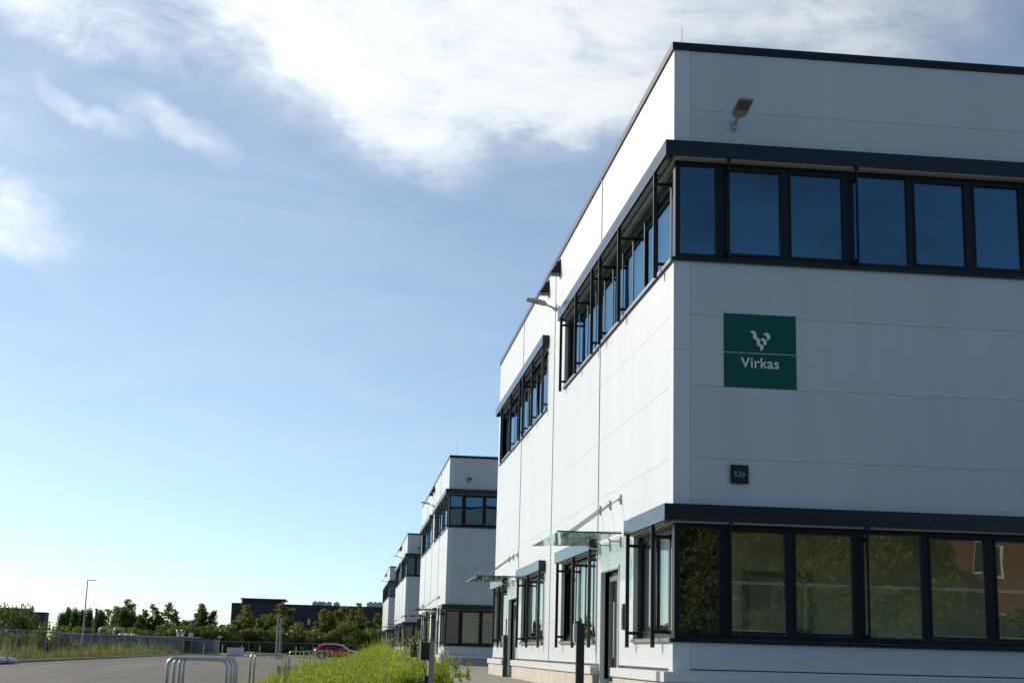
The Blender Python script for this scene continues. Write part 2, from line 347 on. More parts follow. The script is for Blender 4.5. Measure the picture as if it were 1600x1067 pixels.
def window(F, u0, u1, v0, v1, edges, rails, root, rec, name='window', sash=True, corner=False, hood_u=None, open_first=False):
    """edges: mullion centre lines incl. both ends; rails: guide rail positions"""
    holes = []; lf = F.k == 'L'; hw = 0.035 if lf else 0.045; rw = 0.05 if lf else 0.07; gd = 0.008 if lf else 0.030
    for i, (a, b) in enumerate(zip(edges[:-1], edges[1:])):
        l = 0.07 if i == 0 else (rw if any(abs(a-r) < 0.12 for r in rails) else hw); r_ = 0.07 if i == len(edges)-2 else (rw if any(abs(b-r) < 0.12 for r in rails) else hw)
        holes.append((a+l, b-r_, v0+(0.11 if lf else 0.075), v1-(0.09 if lf else 0.06)))
    fr = cells_mesh(F, (u0, u1, v0, v1), holes, -rec, -rec-0.075).build(name, 'frame', root, OFF)
    for i, h in enumerate(holes):
        hh = h
        if sash and i % 3 != 0 and not lf:
            inner = (h[0]+0.034, h[1]-0.034, h[2]+0.034, h[3]-0.034)
            cells_mesh(F, (h[0]+.004, h[1]-.004, h[2]+.004, h[3]-.004), [inner], -rec+0.012, -rec-0.06).build('sash', 'frame', fr, OFF); hh = inner
        mb = MB(); F.box(mb, hh[0]-0.003, hh[1]+0.003, hh[2]-0.003, hh[3]+0.003, -rec-gd, -rec-gd-0.022); mb.build('pane', 'glass' if v0 < 3 else 'glass_sky_tint', fr, OFF)
    # white reveal lining and metal sill
    if not corner:
        mb = MB()
        F.box(mb, u0-0.003, u0-0.016, v0, v1, 0.003, -rec-0.07); F.box(mb, u1+0.003, u1+0.016, v0, v1, 0.003, -rec-0.07); F.box(mb, u0-.016, u1+.016, v1+0.003, v1+0.016, 0.003, -rec-0.07)
        mb.build('reveal', 'trim_white', fr, OFF)
    elif F.k == 'L':
        mb = MB(); F.box(mb, u1+0.003, u1+0.016, v0, v1, 0.003, -rec-0.07); mb.build('reveal', 'trim_white', fr, OFF)
    mb = MB()
    us0 = u0 if not corner else (-0.045 if F.k == 'R' else 0.006)
    F.box(mb, us0, u1+0.01, v0-0.035, v0-0.004, 0.045, -rec-0.002); F.box(mb, us0, u1+0.01, v0-0.055, v0-0.0355, 0.045, 0.030)
    mb.build('sill', 'anthracite' if F.k == 'R' else 'alu_dark', fr, OFF)
    # hood box over the blinds
    ha, hb = hood_u
    zt, zb_ = v1+0.245, v1+0.02
    mb = MB(); P = 0.15
    st = ha if not corner else (-P if F.k == 'R' else 0.0)
    F.box(mb, st, hb, zb_, zt, P, P-0.012); F.box(mb, st+.012 if st == ha else st, hb-0.012, zt-0.014, zt-0.001, P-0.0125, 0.002)
    if not corner or F.k == 'X': F.box(mb, st, st+0.012, zb_, zt-.0005, P-0.0125, 0.002)
    elif F.k == 'R': F.box(mb, -P, -P+0.012, zb_, zt-.0005, P-0.0125, 0.0)
    F.box(mb, hb-0.012, hb, zb_, zt-.0005, P-0.0125, 0.002)
    hd = mb.build('blind_hood', 'hood', root, OFF)
    # raised blind packets between rails
    rs = sorted(rails); spans = list(zip(rs[:-1], rs[1:]))
    if corner: spans = [(-0.05 if F.k == 'R' else 0.03, rs[0])]+spans
    for a, b in spans:
        mb = MB(); F.box(mb, a+0.04, b-0.04, v1+0.0, v1+0.035, 0.105, 0.045); F.box(mb, a+0.05, b-0.05, v1+0.0355, v1+0.15, 0.10, 0.05)
        mb.build('blind', 'blind', hd, OFF)
    for r_ in rails:
        mb = MB(); F.box(mb, r_-0.013, r_+0.013, v0-(0.13 if lf else 0.0), v1+0.06, 0.145 if lf else 0.12, 0.088)
        for zz in (v0+0.06, v1-0.16): F.box(mb, r_-0.012, r_+0.012, zz, zz+0.045, 0.0875, -rec-0.002); F.box(mb, r_-0.03, r_+0.03, zz-.01, zz+0.055, -rec+0.002, -rec+0.012)
        mb.build('guide_rail', 'black' if lf else 'frame', hd, OFF)
    return fr
mat('alu_dark', (0.20, 0.21, 0.22), 0.35, metal=0.3, var=0.08)
def canopy(root, ya, yb):
    mb = MB(); z = 3.045
    g = MB().prism([(-0.10, ya, z+0.03), (-1.12, ya, z-0.01), (-1.12, yb, z-0.01), (-0.10, yb, z+0.03)], (0, 0, 0.017)).build('canopy_glass', 'canopy_glass', root, OFF)
    MB().box(-1.12, -0.1, ya-0.006, ya-0.001, z-0.0, z+0.022).build('glass_edge', 'black_green', g, OFF)
    for y in (ya+0.6, (ya+yb)/2, yb-0.6):
        mb = MB().tube([(-0.05, y, 3.65), (-0.80, y, 3.08)], 0.011, 6); mb.box(-0.03, 0.0, y-0.02, y+0.02, 3.57, 3.73); mb.box(-0.06, -0.03, y-0.012, y+0.012, 3.62, 3.67); mb.tube([(-0.80, y, 3.02), (-0.80, y, 3.09)], 0.022, 8)
        mb.build('tie_rod', 'steel', g, OFF)
        mb = MB().tube([(0, y, 2.98), (-0.16, y, 2.98), (-0.22, y, 3.03)], 0.012, 6); mb.box(-0.02, 0.0, y-0.03, y+0.03, 2.88, 3.06)
        mb.build('bracket', 'steel', g, OFF)
mat('black_green', (0.012, 0.030, 0.026), 0.2)
def door(F, u0, u1, root):
    v0, v1, rec = GZ+0.02, 2.56, 0.13
    um = u0+0.42*(u1-u0)
    fr = cells_mesh(F, (u0, u1, v0, v1), [(u0+0.06, um-0.03, v0+0.04, v1-0.06), (um+0.03, u1-0.06, v0+0.04, v1-0.06)], -rec, -rec-0.07).build('door', 'frame', root, OFF)
    mb = MB(); F.box(mb, u0+0.057, um-0.027, v0+0.037, v1-0.057, -rec-0.03, -rec-0.05); mb.build('pane', 'glass', fr, OFF)
    leaf = (um+0.035, u1-0.065, v0+0.045, v1-0.065)
    inn = (leaf[0]+0.085, leaf[1]-0.085, leaf[2]+0.14, leaf[3]-0.085)
    cells_mesh(F, leaf, [inn], -rec+0.01, -rec-0.05).build('door_leaf', 'alu_dark', fr, OFF)
    mb = MB(); F.box(mb, inn[0]-.003, inn[1]+.003, inn[2]-.003, inn[3]+.003, -rec-0.02, -rec-0.04); mb.build('pane', 'glass', fr, OFF)
    mb = MB(); a = F.p(leaf[0]+0.04, 1.15, -rec+0.06); b = F.p(leaf[0]+0.04, 2.05, -rec+0.06); mb.tube([a, b], 0.014, 6)
    for z in (1.2, 2.0): mb.tube([F.p(leaf[0]+0.04, z, -rec+0.06), F.p(leaf[0]+0.04, z, -rec)], 0.01, 6)
    mb.build('handle', 'steel', fr, OFF)
    mb = MB(); F.box(mb, u0-.003, u0-.016, v0, v1, .003, -rec-.06); F.box(mb, u1+.003, u1+.016, v0, v1, .003, -rec-.06); F.box(mb, u0-.016, u1+.016, v1+.003, v1+.016, .003, -rec-.06)
    mb.build('reveal', 'trim_white', fr, OFF)
    mb = MB(); F.box(mb, u0-.06, u0-.017, v0, v1+.016, .012, .0005); F.box(mb, u1+.017, u1+.06, v0, v1+.016, .012, .0005); F.box(mb, u0-.06, u1+.06, v1+.017, v1+.06, .012, .0005)
    mb.build('casing', 'trim_white', fr, OFF)

L, R, N, E_ = Face('L'), Face('R'), Face('N'), Face('E')
root = thing('office_building', '', 'building', (0, 0, GZ))
TR = 0.24
winL = [('A', 0.12, 2.72, *LZ, [0.12, 0.75, 1.70, 2.72], [0.75, 2.60], True, (0, 2.78)),
        ('B', 6.15, 10.30, *LZ, [6.15, 7.10, 8.0, 9.15, 10.30], [6.12, 7.98, 10.10], False, (6.02, 10.36)),
        ('C', 12.95, 17.15, *LZ, [12.95, 13.95, 15.0, 16.05, 17.15], [12.95, 15.02, 17.0], False, (12.84, 17.3)),
        ('D', 20.55, 23.80, *LZ, [20.55, 21.55, 22.6, 23.80], [20.55, 21.55, 22.9], False, (20.45, 23.9)),
        ('U', 0.12, 10.45, *UZ, [0.12, 0.72, 1.70, 2.65, 3.60, 4.52, 5.45, 6.30, 7.25, 8.22, 9.25, 10.45], [0.72, 3.60, 5.45, 6.30, 8.22, 10.25], True, (0, 10.58)),
        ('V', 13.10, 23.60, *UZ, [13.10, 14.1, 15.05, 16.0, 16.9, 17.6, 18.6, 19.7, 20.8, 21.9, 23.60], [13.12, 15.05, 16.9, 17.6, 19.72, 22.2], False, (13.0, 23.7))]
winR = [('A', 0.03, 11.3, *LZ, [0.03, 0.71, 1.63, 2.60, 3.53, 4.47, 5.40, 6.3, 7.2, 8.1, 9.0, 9.9, 10.8, 11.3], [0.765, 2.665, 5.46, 8.1, 10.8], True, (0, 11.4)),
        ('U', 0.03, 11.3, *UZ, [0.03, 0.68, 1.635, 2.575, 3.475, 4.375, 5.24, 6.1, 7.0, 7.9, 8.8, 9.7, 10.6, 11.3], [0.765, 2.64, 5.28, 7.9, 10.6], True, (0, 11.4))]
def ext(w): return (0.0 if w[7] else w[1]-0.018, w[2]+0.018, w[3]-0.037, w[4]+0.018)
DOORS = [(3.95, 5.55), (18.15, 20.0)]
hL = [(-0.1 if w[7] else w[1]-0.018, w[2]+0.018, w[3]-0.037, w[4]+0.018) for w in winL]+[(a-0.018, b+0.018, 0.4, 2.578) for a, b in DOORS]
hR = [(-0.1, w[2]+0.018, w[3]-0.037, w[4]+0.018) for w in winR]
panels(L, [0, 6, 12, 18, 24], hL, root, 0.014, TR, TR); panels(R, [0, 6, 12, 18], hR, root, 0.010, TR, TR)
panels(N, [0, 6, 12, 18], [], root, 0.010, TR, TR, 'panel_grey'); panels(E_, [0, 6, 12, 18, 24], [], root, 0.010, TR, TR)
for y in (6, 12, 18):
    mb = cells_mesh(L, (y-0.03, y+0.03, 1.04, 9.765), [(h[0]-.02, h[1]+.02, h[2]-.02, h[3]+(.25 if h[2] > 1 else 0)) for h in hL], 0.014, 0.0008, True)
    for m_ in mb: m_.build('joint_strip', 'trim_white', root, OFF)
# inner wall core closes the joints behind the panels
for F, u0, u1, hs in ((L, 0.0655, BL-0.0655, hL), (R, 0.2, BW-0.2, hR), (N, 0.2, BW-0.2, []), (E_, 0.0655, BL-0.0655, [])):
    hs2 = [(h[0]+0.015 if h[0] > 0 else h[0], h[1]-0.015, h[2]+.03, h[3]-0.015) for h in hs]
    cells_mesh(F, (u0, u1, 0.80, 9.70), hs2, -0.0655, -0.20).build('wall_core', 'core', root, OFF)
# white corner trims (interrupted at the corner windows)
def trim(sx, sy, z0, z1):
    x = 0 if sx == 0 else BW; y = 0 if sy == 0 else BL; dx = 1 if sx == 0 else -1; dy = 1 if sy == 0 else -1
    pts = [(x, y), (x+dx*(TR-.003), y), (x+dx*(TR-.003), y+dy*.06), (x+dx*.06, y+dy*.06), (x+dx*.06, y+dy*(TR-.003)), (x, y+dy*(TR-.003))]
    MB().prism([(a, b, z0) for a, b in pts], (0, 0, z1-z0)).build('corner_trim', 'trim_white', root, OFF)
for z0, z1 in ((1.0, LZ[0]-.037), (LZ[1]+.018, 5.35), (5.354, UZ[0]-.037), (UZ[1]+.018, 9.77)): trim(0, 0, z0, z1)
for sx, sy in ((1, 0), (0, 1), (1, 1)): trim(sx, sy, 1.0, 5.35); trim(sx, sy, 5.354, 9.77)
# coping around the flat roof
def ring(name, m, o, i, z0, z1):
    mb = MB(); mb.box(-o, BW+o, -o, i, z0, z1); mb.box(-o, BW+o, BL-i, BL+o, z0, z1); mb.box(-o, i, i, BL-i, z0, z1); mb.box(BW-i, BW+o, i, BL-i, z0, z1)
    return mb.build(name, m, root, OFF)
ring('coping', 'anthracite', 0.03, 0.30, 9.772, 9.885)
MB().box(0.25, BW-.25, 0.25, BL-.25, 9.10, 9.35).build('roof', 'roof_dark', root, OFF)
# plinth: white band on concrete base, open at the doors
spans = [(-0.15, 3.80), (5.70, 18.0), (20.15, 24.15)]
mb = MB(); mc = MB()
mb.box(-0.15, BW+0.15, -0.15, 0.05, 0.87, 1.0); mc.box(-0.11, BW+0.11, -0.11, 0.04, 0.2, 0.868)
mb.box(-0.15, BW+0.15, BL-0.05, BL+0.15, 0.87, 1.0); mc.box(-0.11, BW+0.11, BL-0.04, BL+0.11, 0.2, 0.868)
mb.box(BW-0.05, BW+0.15, 0.05, BL-0.05, 0.87, 1.0); mc.box(BW-0.04, BW+0.11, 0.04, BL-0.04, 0.2, 0.868)
for a, b in spans:
    a2 = max(a, 0.05); b2 = min(b, BL-0.05); mb.box(-0.15, 0.05, a2, b2, 0.87, 1.0); mc.box(-0.11, 0.04, a2+(.012 if a > 0 else -.01), b2-(.012 if b < 24 else -.01), 0.2, 0.868)
mb.build('plinth_band', 'trim_white', root, OFF); mc.build('plinth', 'concrete', root, OFF)
# thin flashing line above the plinth
mb = MB(); mb.box(0.24, BW-.24, -0.008, 0.0, 1.0005, 1.026); mb.build('flashing', 'trim_white', root, OFF); mb = MB(); mb.box(0.24, BW-.24, -0.004, 0.0, 1.0265, 1.038)
mb.build('flashing', 'anthracite', root, OFF)
for w in winL: window(L, w[1], w[2], w[3], w[4], w[5], w[6], root, 0.115, corner=w[7], hood_u=w[8])
for w in winR: window(R, w[1], w[2], w[3], w[4], w[5], w[6], root, 0.04, corner=w[7], hood_u=w[8])
for z in (LZ, UZ):                                   # corner posts
    MB().box(0.030, 0.112, 0.1155, 0.190, z[0], z[1]).build('corner_post', 'frame', root, OFF)
for a, b in DOORS: door(L, a, b, root)
canopy(root, 3.20, 6.32); canopy(root, 17.55, 20.65)
# overflow spouts under the coping
for y in (11.62, 13.45):
    s = MB().prism([(0, y, 9.72), (0, y, 9.38), (-0.24, y, 9.38)], (0, -0.30, 0)).build('roof_spout', 'anthracite', root, OFF)
    MB().box(-0.15, -0.08, y-.19, y-.11, 9.372, 9.379).build('outlet', 'black', s, OFF)
# rooms behind the glass
MB().box(0.21, BW-.21, 0.21, BL-.21, 0.40, 0.60).build('ground_floor', 'floor_in', root, OFF)
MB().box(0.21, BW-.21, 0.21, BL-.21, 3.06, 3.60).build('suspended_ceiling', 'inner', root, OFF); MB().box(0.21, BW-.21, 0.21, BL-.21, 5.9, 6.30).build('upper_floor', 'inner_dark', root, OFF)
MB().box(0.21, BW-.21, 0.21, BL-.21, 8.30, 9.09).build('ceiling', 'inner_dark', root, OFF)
mb = MB(); mb.box(0.21, 6.9, 2.92, 3.04, 0.602, 3.058); mb.box(6.9, 7.0, 0.21, BL-.21, 0.602, 3.058); mb.box(0.21, 6.9, 12.0, 12.1, 0.602, 3.058); mb.box(.21, 6.9, 18, 18.1, .602, 3.058)
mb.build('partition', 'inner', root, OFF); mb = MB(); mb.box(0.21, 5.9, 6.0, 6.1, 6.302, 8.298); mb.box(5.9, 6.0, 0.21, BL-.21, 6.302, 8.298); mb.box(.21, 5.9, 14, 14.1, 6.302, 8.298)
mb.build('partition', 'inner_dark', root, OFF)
mb = MB(); mb.box(1.75, 2.85, 2.86, 2.915, 0.605, 2.52); MB().box(0.13, 0.72, 0.27, 0.32, 0.605, 3.055).build('pane_shade_sheet', 'inner_dark', root, OFF); d_ = mb.build('inner_door_frame', 'post_grey', root, OFF)  # dark sheet added behind the ground-floor corner pane to darken it
MB().box(1.83, 2.77, 2.82, 2.859, 0.605, 2.44).build('inner_door', 'door_in', root, OFF)
# lightning rods on the roof
for x, y in ((0.32, 0.9), (0.2, 12.0)): MB().tube([(x, y, 9.6), (x, y, 10.55 if y < 2 else 10.3)], [0.008, 0.004], 5).build('lightning_rod', 'steel', root, OFF)
index_kids()
BASE = root
DB = 46.1
LABELS = ['nearest white panel office block with green sign and dark window bands', 'second white office block, behind the nearest one', 'third white office block along the row, partly hidden by the second', 'farthest white office block at the end of the row']
BUILD = [BASE]
for i in range(1, 4):
    c = copy_tree(BASE); c.location = (0, DB*i, GZ); BUILD.append(c)
for b, l in zip(BUILD, LABELS): b['label'] = l; b['group'] = 'row of white office blocks'
KIDS_DONE = True

# ------------------------------------------------------------------ wall lights, signs, wall boxes
def street_head(name, label, loc, rz, group):
    """LED flood on a wall arm; local: wall plane x=0, arm reaches to -x"""
    t = thing(name, label, 'wall light', loc, rz, group)
    mb = MB().box(-0.035, 0, -0.045, 0.045, -0.09, 0.09); mb.box(-0.10, -0.035, -0.03, 0.03, -0.07, 0.02); mb.build('bracket', 'steel', t)
    MB().tube([(-0.07, 0, -0.02), (-0.14, 0, 0.02), (-0.30, 0, 0.075)], [0.026, 0.026, 0.022], 8).build('arm', 'lamp_grey', t)
    # flat head, tapering, tilted slightly up
    a, b = Vector((-0.26, 0, 0.05)), Vector((-0.80, 0, 0.165)); d = (b-a).normalized(); up = Vector((0, 1, 0)).cross(d).normalized()
    if up.z < 0: up = -up
    def pt(s, y, h): q = a+(b-a)*s+up*h; return (q.x, y, q.z)
    mb = MB(); st = [(0.0, 0.05, 0.05), (0.14, 0.12, 0.085), (0.4, 0.13, 0.085), (0.95, 0.13, 0.05), (1.0, 0.115, 0.035)]
    for s, w, h in st:
        mb.v += [pt(s, -w, 0), pt(s, w, 0), pt(s, w*0.92, h), pt(s, -w*0.92, h)]
    for k in range(len(st)-1):
        for j in range(4): q = 4*k+j; q2 = 4*k+(j+1) % 4; mb.f.append((q, q2, q2+4, q+4))
    mb.f.append((3, 2, 1, 0)); e = 4*(len(st)-1); mb.f.append((e, e+1, e+2, e+3))
    t.scale = (0.86, 0.86, 0.86); h = mb.build('lamp_head', 'lamp_grey', t)
    mb = MB().prism([pt(0.42, -0.10, -0.004), pt(0.42, 0.10, -0.004), pt(0.93, 0.10, -0.004), pt(0.93, -0.10, -0.004)], tuple(up*0.003)); mb.build('lens', 'lens', h)
    return t
ORD = ['nearest', 'second', 'third', 'farthest']
for i in range(4):
    o = 'of the %s office block' % ORD[i]
    street_head('wall_light', 'grey flood light on the shaded end wall '+o, (0.87, DB*i, 8.66), math.radians(90), 'flood lights on the end walls')
    if i < 4: street_head('wall_light', 'grey flood light sticking out from the sunlit side '+o, (0, 11.85+DB*i, 8.72), 0, 'flood lights on the long sides')
def flat_text(txt, size, bold, m, name, parent, loc, spacing=1.0):
    """lettering standing upright in the XZ plane, facing -Y"""
    cu = bpy.data.curves.new('lettering', 'FONT'); cu.body = txt; cu.size = size; cu.offset = bold; cu.extrude = 0.001; cu.align_x = 'CENTER'; cu.space_character = spacing; cu.resolution_u = 4
    ob = bpy.data.objects.new('lettering_tmp', cu); COL.objects.link(ob)
    dg = bpy.context.evaluated_depsgraph_get(); me = bpy.data.meshes.new_from_object(ob.evaluated_get(dg))
    bpy.data.objects.remove(ob); me.transform(Matrix.Rotation(math.pi/2, 4, 'X')); me.materials.clear(); me.materials.append(MAT[m])
    return link(name, me, parent, loc)
sg = thing('company_sign', 'square dark green company sign with white angular emblem and the word Virkas', 'sign', (0.71, 0, 4.855))
SW, SH = 1.035, 1.045
MB().box(0, SW, -0.006, -0.001, 0, 0.485).build('lower_board', 'sign_green', sg); MB().box(0, SW, -0.006, -0.001, 0.494, SH).build('upper_board', 'sign_green', sg)
MB().box(0.0, SW, -0.003, -0.0008, 0.4851, 0.4939).build('joint_strip', 'sign_white', sg)
def em(pts, o):   # emblem polygons traced in a unit frame: u right, v up
    MB().prism([(SW*0.5+(x-636)/100*0.151, -0.0065, 0.690-(y-443)/100*0.151-(x-636)*0.00006*1.5) for x, y in pts], (0, -0.001, 0)).build('emblem', 'sign_white', o)
em([(540, 381), (571, 364), (603, 384), (603, 421), (635, 443), (635, 482), (667, 500), (667, 535), (637, 552), (637, 515), (604, 495), (604, 458), (570, 436), (570, 397)], sg)
em([(668, 388), (700, 372), (733, 390), (733, 427), (701, 446), (701, 408)], sg)
em([(637, 442), (668, 426), (699, 445), (699, 481), (668, 499), (668, 462)], sg)
flat_text('Virkas', 0.205, 0.0028, 'sign_white', 'lettering', sg, (SW*0.5, -0.0075, 0.285), 1.06)
pl = thing('house_number_plate', 'small square black house number plate reading 52b', 'sign', (0.785, 0, 3.515))
MB().box(0, 0.25, -0.055, -0.045, 0, 0.255).build('plate', 'anthracite', pl); MB().box(0.02, 0.23, -0.0445, 0.0, 0.02, 0.235).build('backing', 'black', pl)
flat_text('52b', 0.105, 0.0, 'lamp_grey', 'lettering', pl, (0.125, -0.0565, 0.095), 1.05)
ip = thing('intercom_panel', 'slim black intercom panel on the sunlit wall beside the near door', 'intercom', (0, 3.36, 1.58))
MB().box(-0.05, 0, -0.06, 0.06, 0, 0.40).build('housing', 'black', ip); MB().box(-0.054, -0.0505, -0.045, 0.045, 0.06, 0.34).build('face_plate', 'anthracite', ip)
nb = thing('wall_glass_plate', 'pale green glass plate on the wall beside the near corner window', 'notice board', (0, 3.02, 2.05))
MB().box(-0.02, -0.012, -0.14, 0.14, 0, 0.62).build('glass_plate', 'canopy_glass', nb); MB().box(-0.012, 0.0, -0.015, 0.015, 0.3, 0.33).build('spacer', 'steel', nb)  # pale green glass sheet held off the wall by a spacer

# shelving in the ground-floor room behind the right-hand windows
sh = thing('metal_shelving', 'perforated steel shelving standing inside the nearest block, seen through the ground-floor windows', 'shelving', (1.0, 1.0, 0.60))
for x in (0.95, 1.13, 2.85, 2.95):
    u_ = MB().box(x, x+0.022, 0, 0.03, 0, 1.68)
    u_.build('upright', 'light_box', sh)
for z in (0.95, 1.62):
    MB().box(-0.4, 5.0, 0.031, 0.055, z, z+0.045).build('beam', 'alu', sh)
bx_ = thing('blue_bundle', 'dark blue bundle inside the nearest block, low behind the third ground-floor pane', 'bundle', (1.72, 0.55, 1.40))
m_ = MB(); m_.prism([(0, 0, 0), (0.55, 0, 0), (0.5, 0, 0.12), (0.2, 0, 0.24), (0.05, 0, 0.22)], (0, 0.25, 0)); m_.build('cloth', 'blue_cloth', bx_)
MB().box(0.02, 0.5, 0.02, 0.22, -0.79, -0.002).build('crate', 'core', bx_)

# ------------------------------------------------------------------ posts in front of the doors
def door_post(label, loc, tall):
    t = thing('access_post', label, 'post', loc, 0, 'access posts in front of the doors')
    mb = MB(); mb.box(-0.055, 0.055, -0.012, 0.0, 0, 1.06); mb.box(-0.055, -0.043, 0.0005, 0.06, 0, 1.06); mb.box(0.043, 0.055, 0.0005, 0.06, 0, 1.06); mb.build('profile', 'black', t)
    MB().box(-0.10, -0.0555, -0.03, 0.05, 0.80, 1.045).build('reader', 'alu', t)
    MB().box(-0.02, 0.02, 0.01, 0.05, 0.0, 1.02).build('conduit', 'anthracite', t)
    if tall: MB().box(-0.0, 0.03, 0.061, 0.08, 0.7, 1.5).build('rod', 'black', t)
    MB().box(-0.09, 0.09, -0.05, 0.10, -0.02, 0.012).build('foot_plate', 'post_grey', t)
    return t
p = at(907, 1000, 1.2); door_post('black access post with grey card reader in front of the near door', (p.x, 1.2, GZ), False)
p = at(789, 1040, 19.3); door_post('black access post with a thin rod, before the far door', (p.x, 19.3, GZ), True)
# galvanised posts with black boxes in the weeds
def meter_post(label, px, Y, h, w):
    p = at(px, 1030, Y); z = ground_z(p.x)
    t = thing('meter_post', label, 'post', (p.x, Y, z), 0.15, 'galvanised posts with black boxes')
    mb = MB(); mb.box(-w/2, w/2, -0.004, 0.004, 0, h); mb.box(-w/2, -w/2+0.006, 0.0045, 0.04, 0, h); mb.box(w/2-0.006, w/2, 0.0045, 0.04, 0, h); mb.build('profile', 'post_grey', t)
    b = MB().box(-w/2-0.125, -w/2-0.002, -0.045, 0.055, h-0.27, h-0.03).build('box', 'black', t)
    mb = MB(); [mb.tube([(-w/2-0.10+k*0.035, 0, h-0.03), (-w/2-0.10+k*0.035, 0, h+0.015)], 0.008, 5) for k in range(3)]; mb.build('gland', 'black', b)
    MB().box(-w/2-0.055, -w/2-0.002, -0.02, 0.04, h-0.62, h-0.48).build('junction_box', 'black', t)
    MB().tube([(-w/2-0.06, 0, h-0.27), (-w/2-0.07, -0.01, h-0.36), (-w/2-0.045, 0, h-0.42), (-w/2-0.03, 0, h-0.48)], 0.009, 5).build('cable', 'black', t)
    MB().tube([(-w/2-0.05, 0, h-0.56), (-w/2-0.12, -0.02, h-0.57), (-w/2-0.20, -0.03, h-0.62), (-w/2-0.24, -0.03, h-0.72)], 0.012, 5).build('loose_cable', 'black', t)
    return t
meter_post('galvanised post with black box, the nearer of two standing in the weeds', 674, 1.5, 0.87, 0.078)
meter_post('galvanised post with black box, the farther of two standing in the weeds', 653.5, 8.0, 0.86, 0.075)

# ------------------------------------------------------------------ bicycle hoops
def hoop_mesh():
    mb = MB(); w, h, r, n = 0.36, 0.90, 0.09, 6; pts = [(-w, 0, -0.15), (-w, 0, h-r)]
    for k in range(1, n+1): a = math.pi-math.pi/2*k/n; pts.append((-w+r+r*math.cos(a), 0, h-r+r*math.sin(a)))
    for k in range(0, n+1): a = math.pi/2-math.pi/2*k/n; pts.append((w-r+r*math.cos(a), 0, h-r+r*math.sin(a)))
    pts.append((w, 0, -0.15)); return mb.tube(pts, 0.022, 10).mesh('bicycle_hoop', 'steel', smooth=True)
HM = hoop_mesh()
hoops = [(at(309, 1035, -0.7).x, -0.7, 'nearest hoop of the nearest cluster'), (at(317.5, 1035, 0.0).x, 0.0, 'second hoop of the nearest cluster'), (at(324.5, 1035, 0.7).x, 0.7, 'third hoop of the nearest cluster'), (at(329, 1035, 1.4).x, 1.4, 'rearmost hoop of the nearest cluster'),
         (-5.90, 12.0, 'front hoop of the middle pair'), (-5.87, 12.9, 'rear hoop of the middle pair'),
         (-5.88, 33.0, 'leftmost hoop of the far group before the red car'), (-5.58, 40.0, 'middle hoop of the far group before the red car'), (-5.25, 47.5, 'rightmost hoop of the far group before the red car')]
for x, y, l in hoops:
    o = link('bicycle_hoop', HM, None, (x, y, 0.115)); tag(o, 'galvanised bicycle stand, '+l, 'bicycle stand', 'galvanised bicycle hoops')

# ------------------------------------------------------------------ low concrete walls
def low_wall(label, x0, x1, y0, y1, z0, z1, joints):
    t = thing('low_wall', label, 'wall', ((x0+x1)/2, y0, z0), 0, 'low concrete walls in the verge'); o = ((x0+x1)/2, y0, z0)
    xs = np.linspace(x0, x1, joints+1)
    for a, b in zip(xs[:-1], xs[1:]): MB().box(a+0.006, b-0.006, y0, y1, z0, z1).build('block', 'concrete_grey', t, o)
low_wall('long low grey concrete wall across the verge beyond the middle bicycle stands', -7.2, -3.75, 45.0, 45.3, -0.05, 0.35, 3)
low_wall('low concrete step in front of the long low wall', -6.9, -4.2, 43.2, 43.6, -0.05, 0.14, 2)
low_wall('short raised concrete wall at the pavement end of the verge', -3.7, -1.75, 45.6, 45.9, 0.0, 0.52, 2)

# ------------------------------------------------------------------ left fence, far fence
def wire_panel(w, h):
    mb = MB(); n = int(w/0.16)
    for k in range(1, n): mb.box(k*w/n-0.0018, k*w/n+0.0018, -0.0018, 0.0018, 0.12, h-0.04)
    for k in range(1, 7): mb.box(0, w, 0.002, 0.006, 0.12+k*(h-0.16)/7, 0.124+k*(h-0.16)/7)
    return mb.mesh('wire_mesh', 'wire')
def fence(name, label, p0, p1, n, h, m='post_grey'):
    p0, p1 = Vector(p0), Vector(p1); d = p1-p0; Ln = d.length; rz = math.atan2(d.y, d.x); w = Ln/n
    t = thing(name, label, 'fence', p0, rz)
    pm = MB().box(-0.03, 0.03, -0.03, 0.03, 0, h+0.02).mesh('post', m); rm = MB().box(0.031, w-0.031, -0.02, 0.02, h-0.04, h).mesh('rail', m); wm = wire_panel(w, h)
    for k in range(n+1):
        link('post', pm, t, (k*w, 0, 0))
        if k < n: link('rail', rm, t, (k*w, 0, 0)); link('wire_mesh', wm, t, (k*w, 0, 0))
    return t
fence('wire_fence', 'grey wire mesh fence running along the left kerb of the car park', (-21.3, 48.5, 0), (-21.3, 138, 0), 24, 1.66)
fence('wire_fence', 'wire mesh fence across the far end of the car park before the trees', (-21.2, 138.2, 0), (26, 138.2, 0), 14, 1.52)
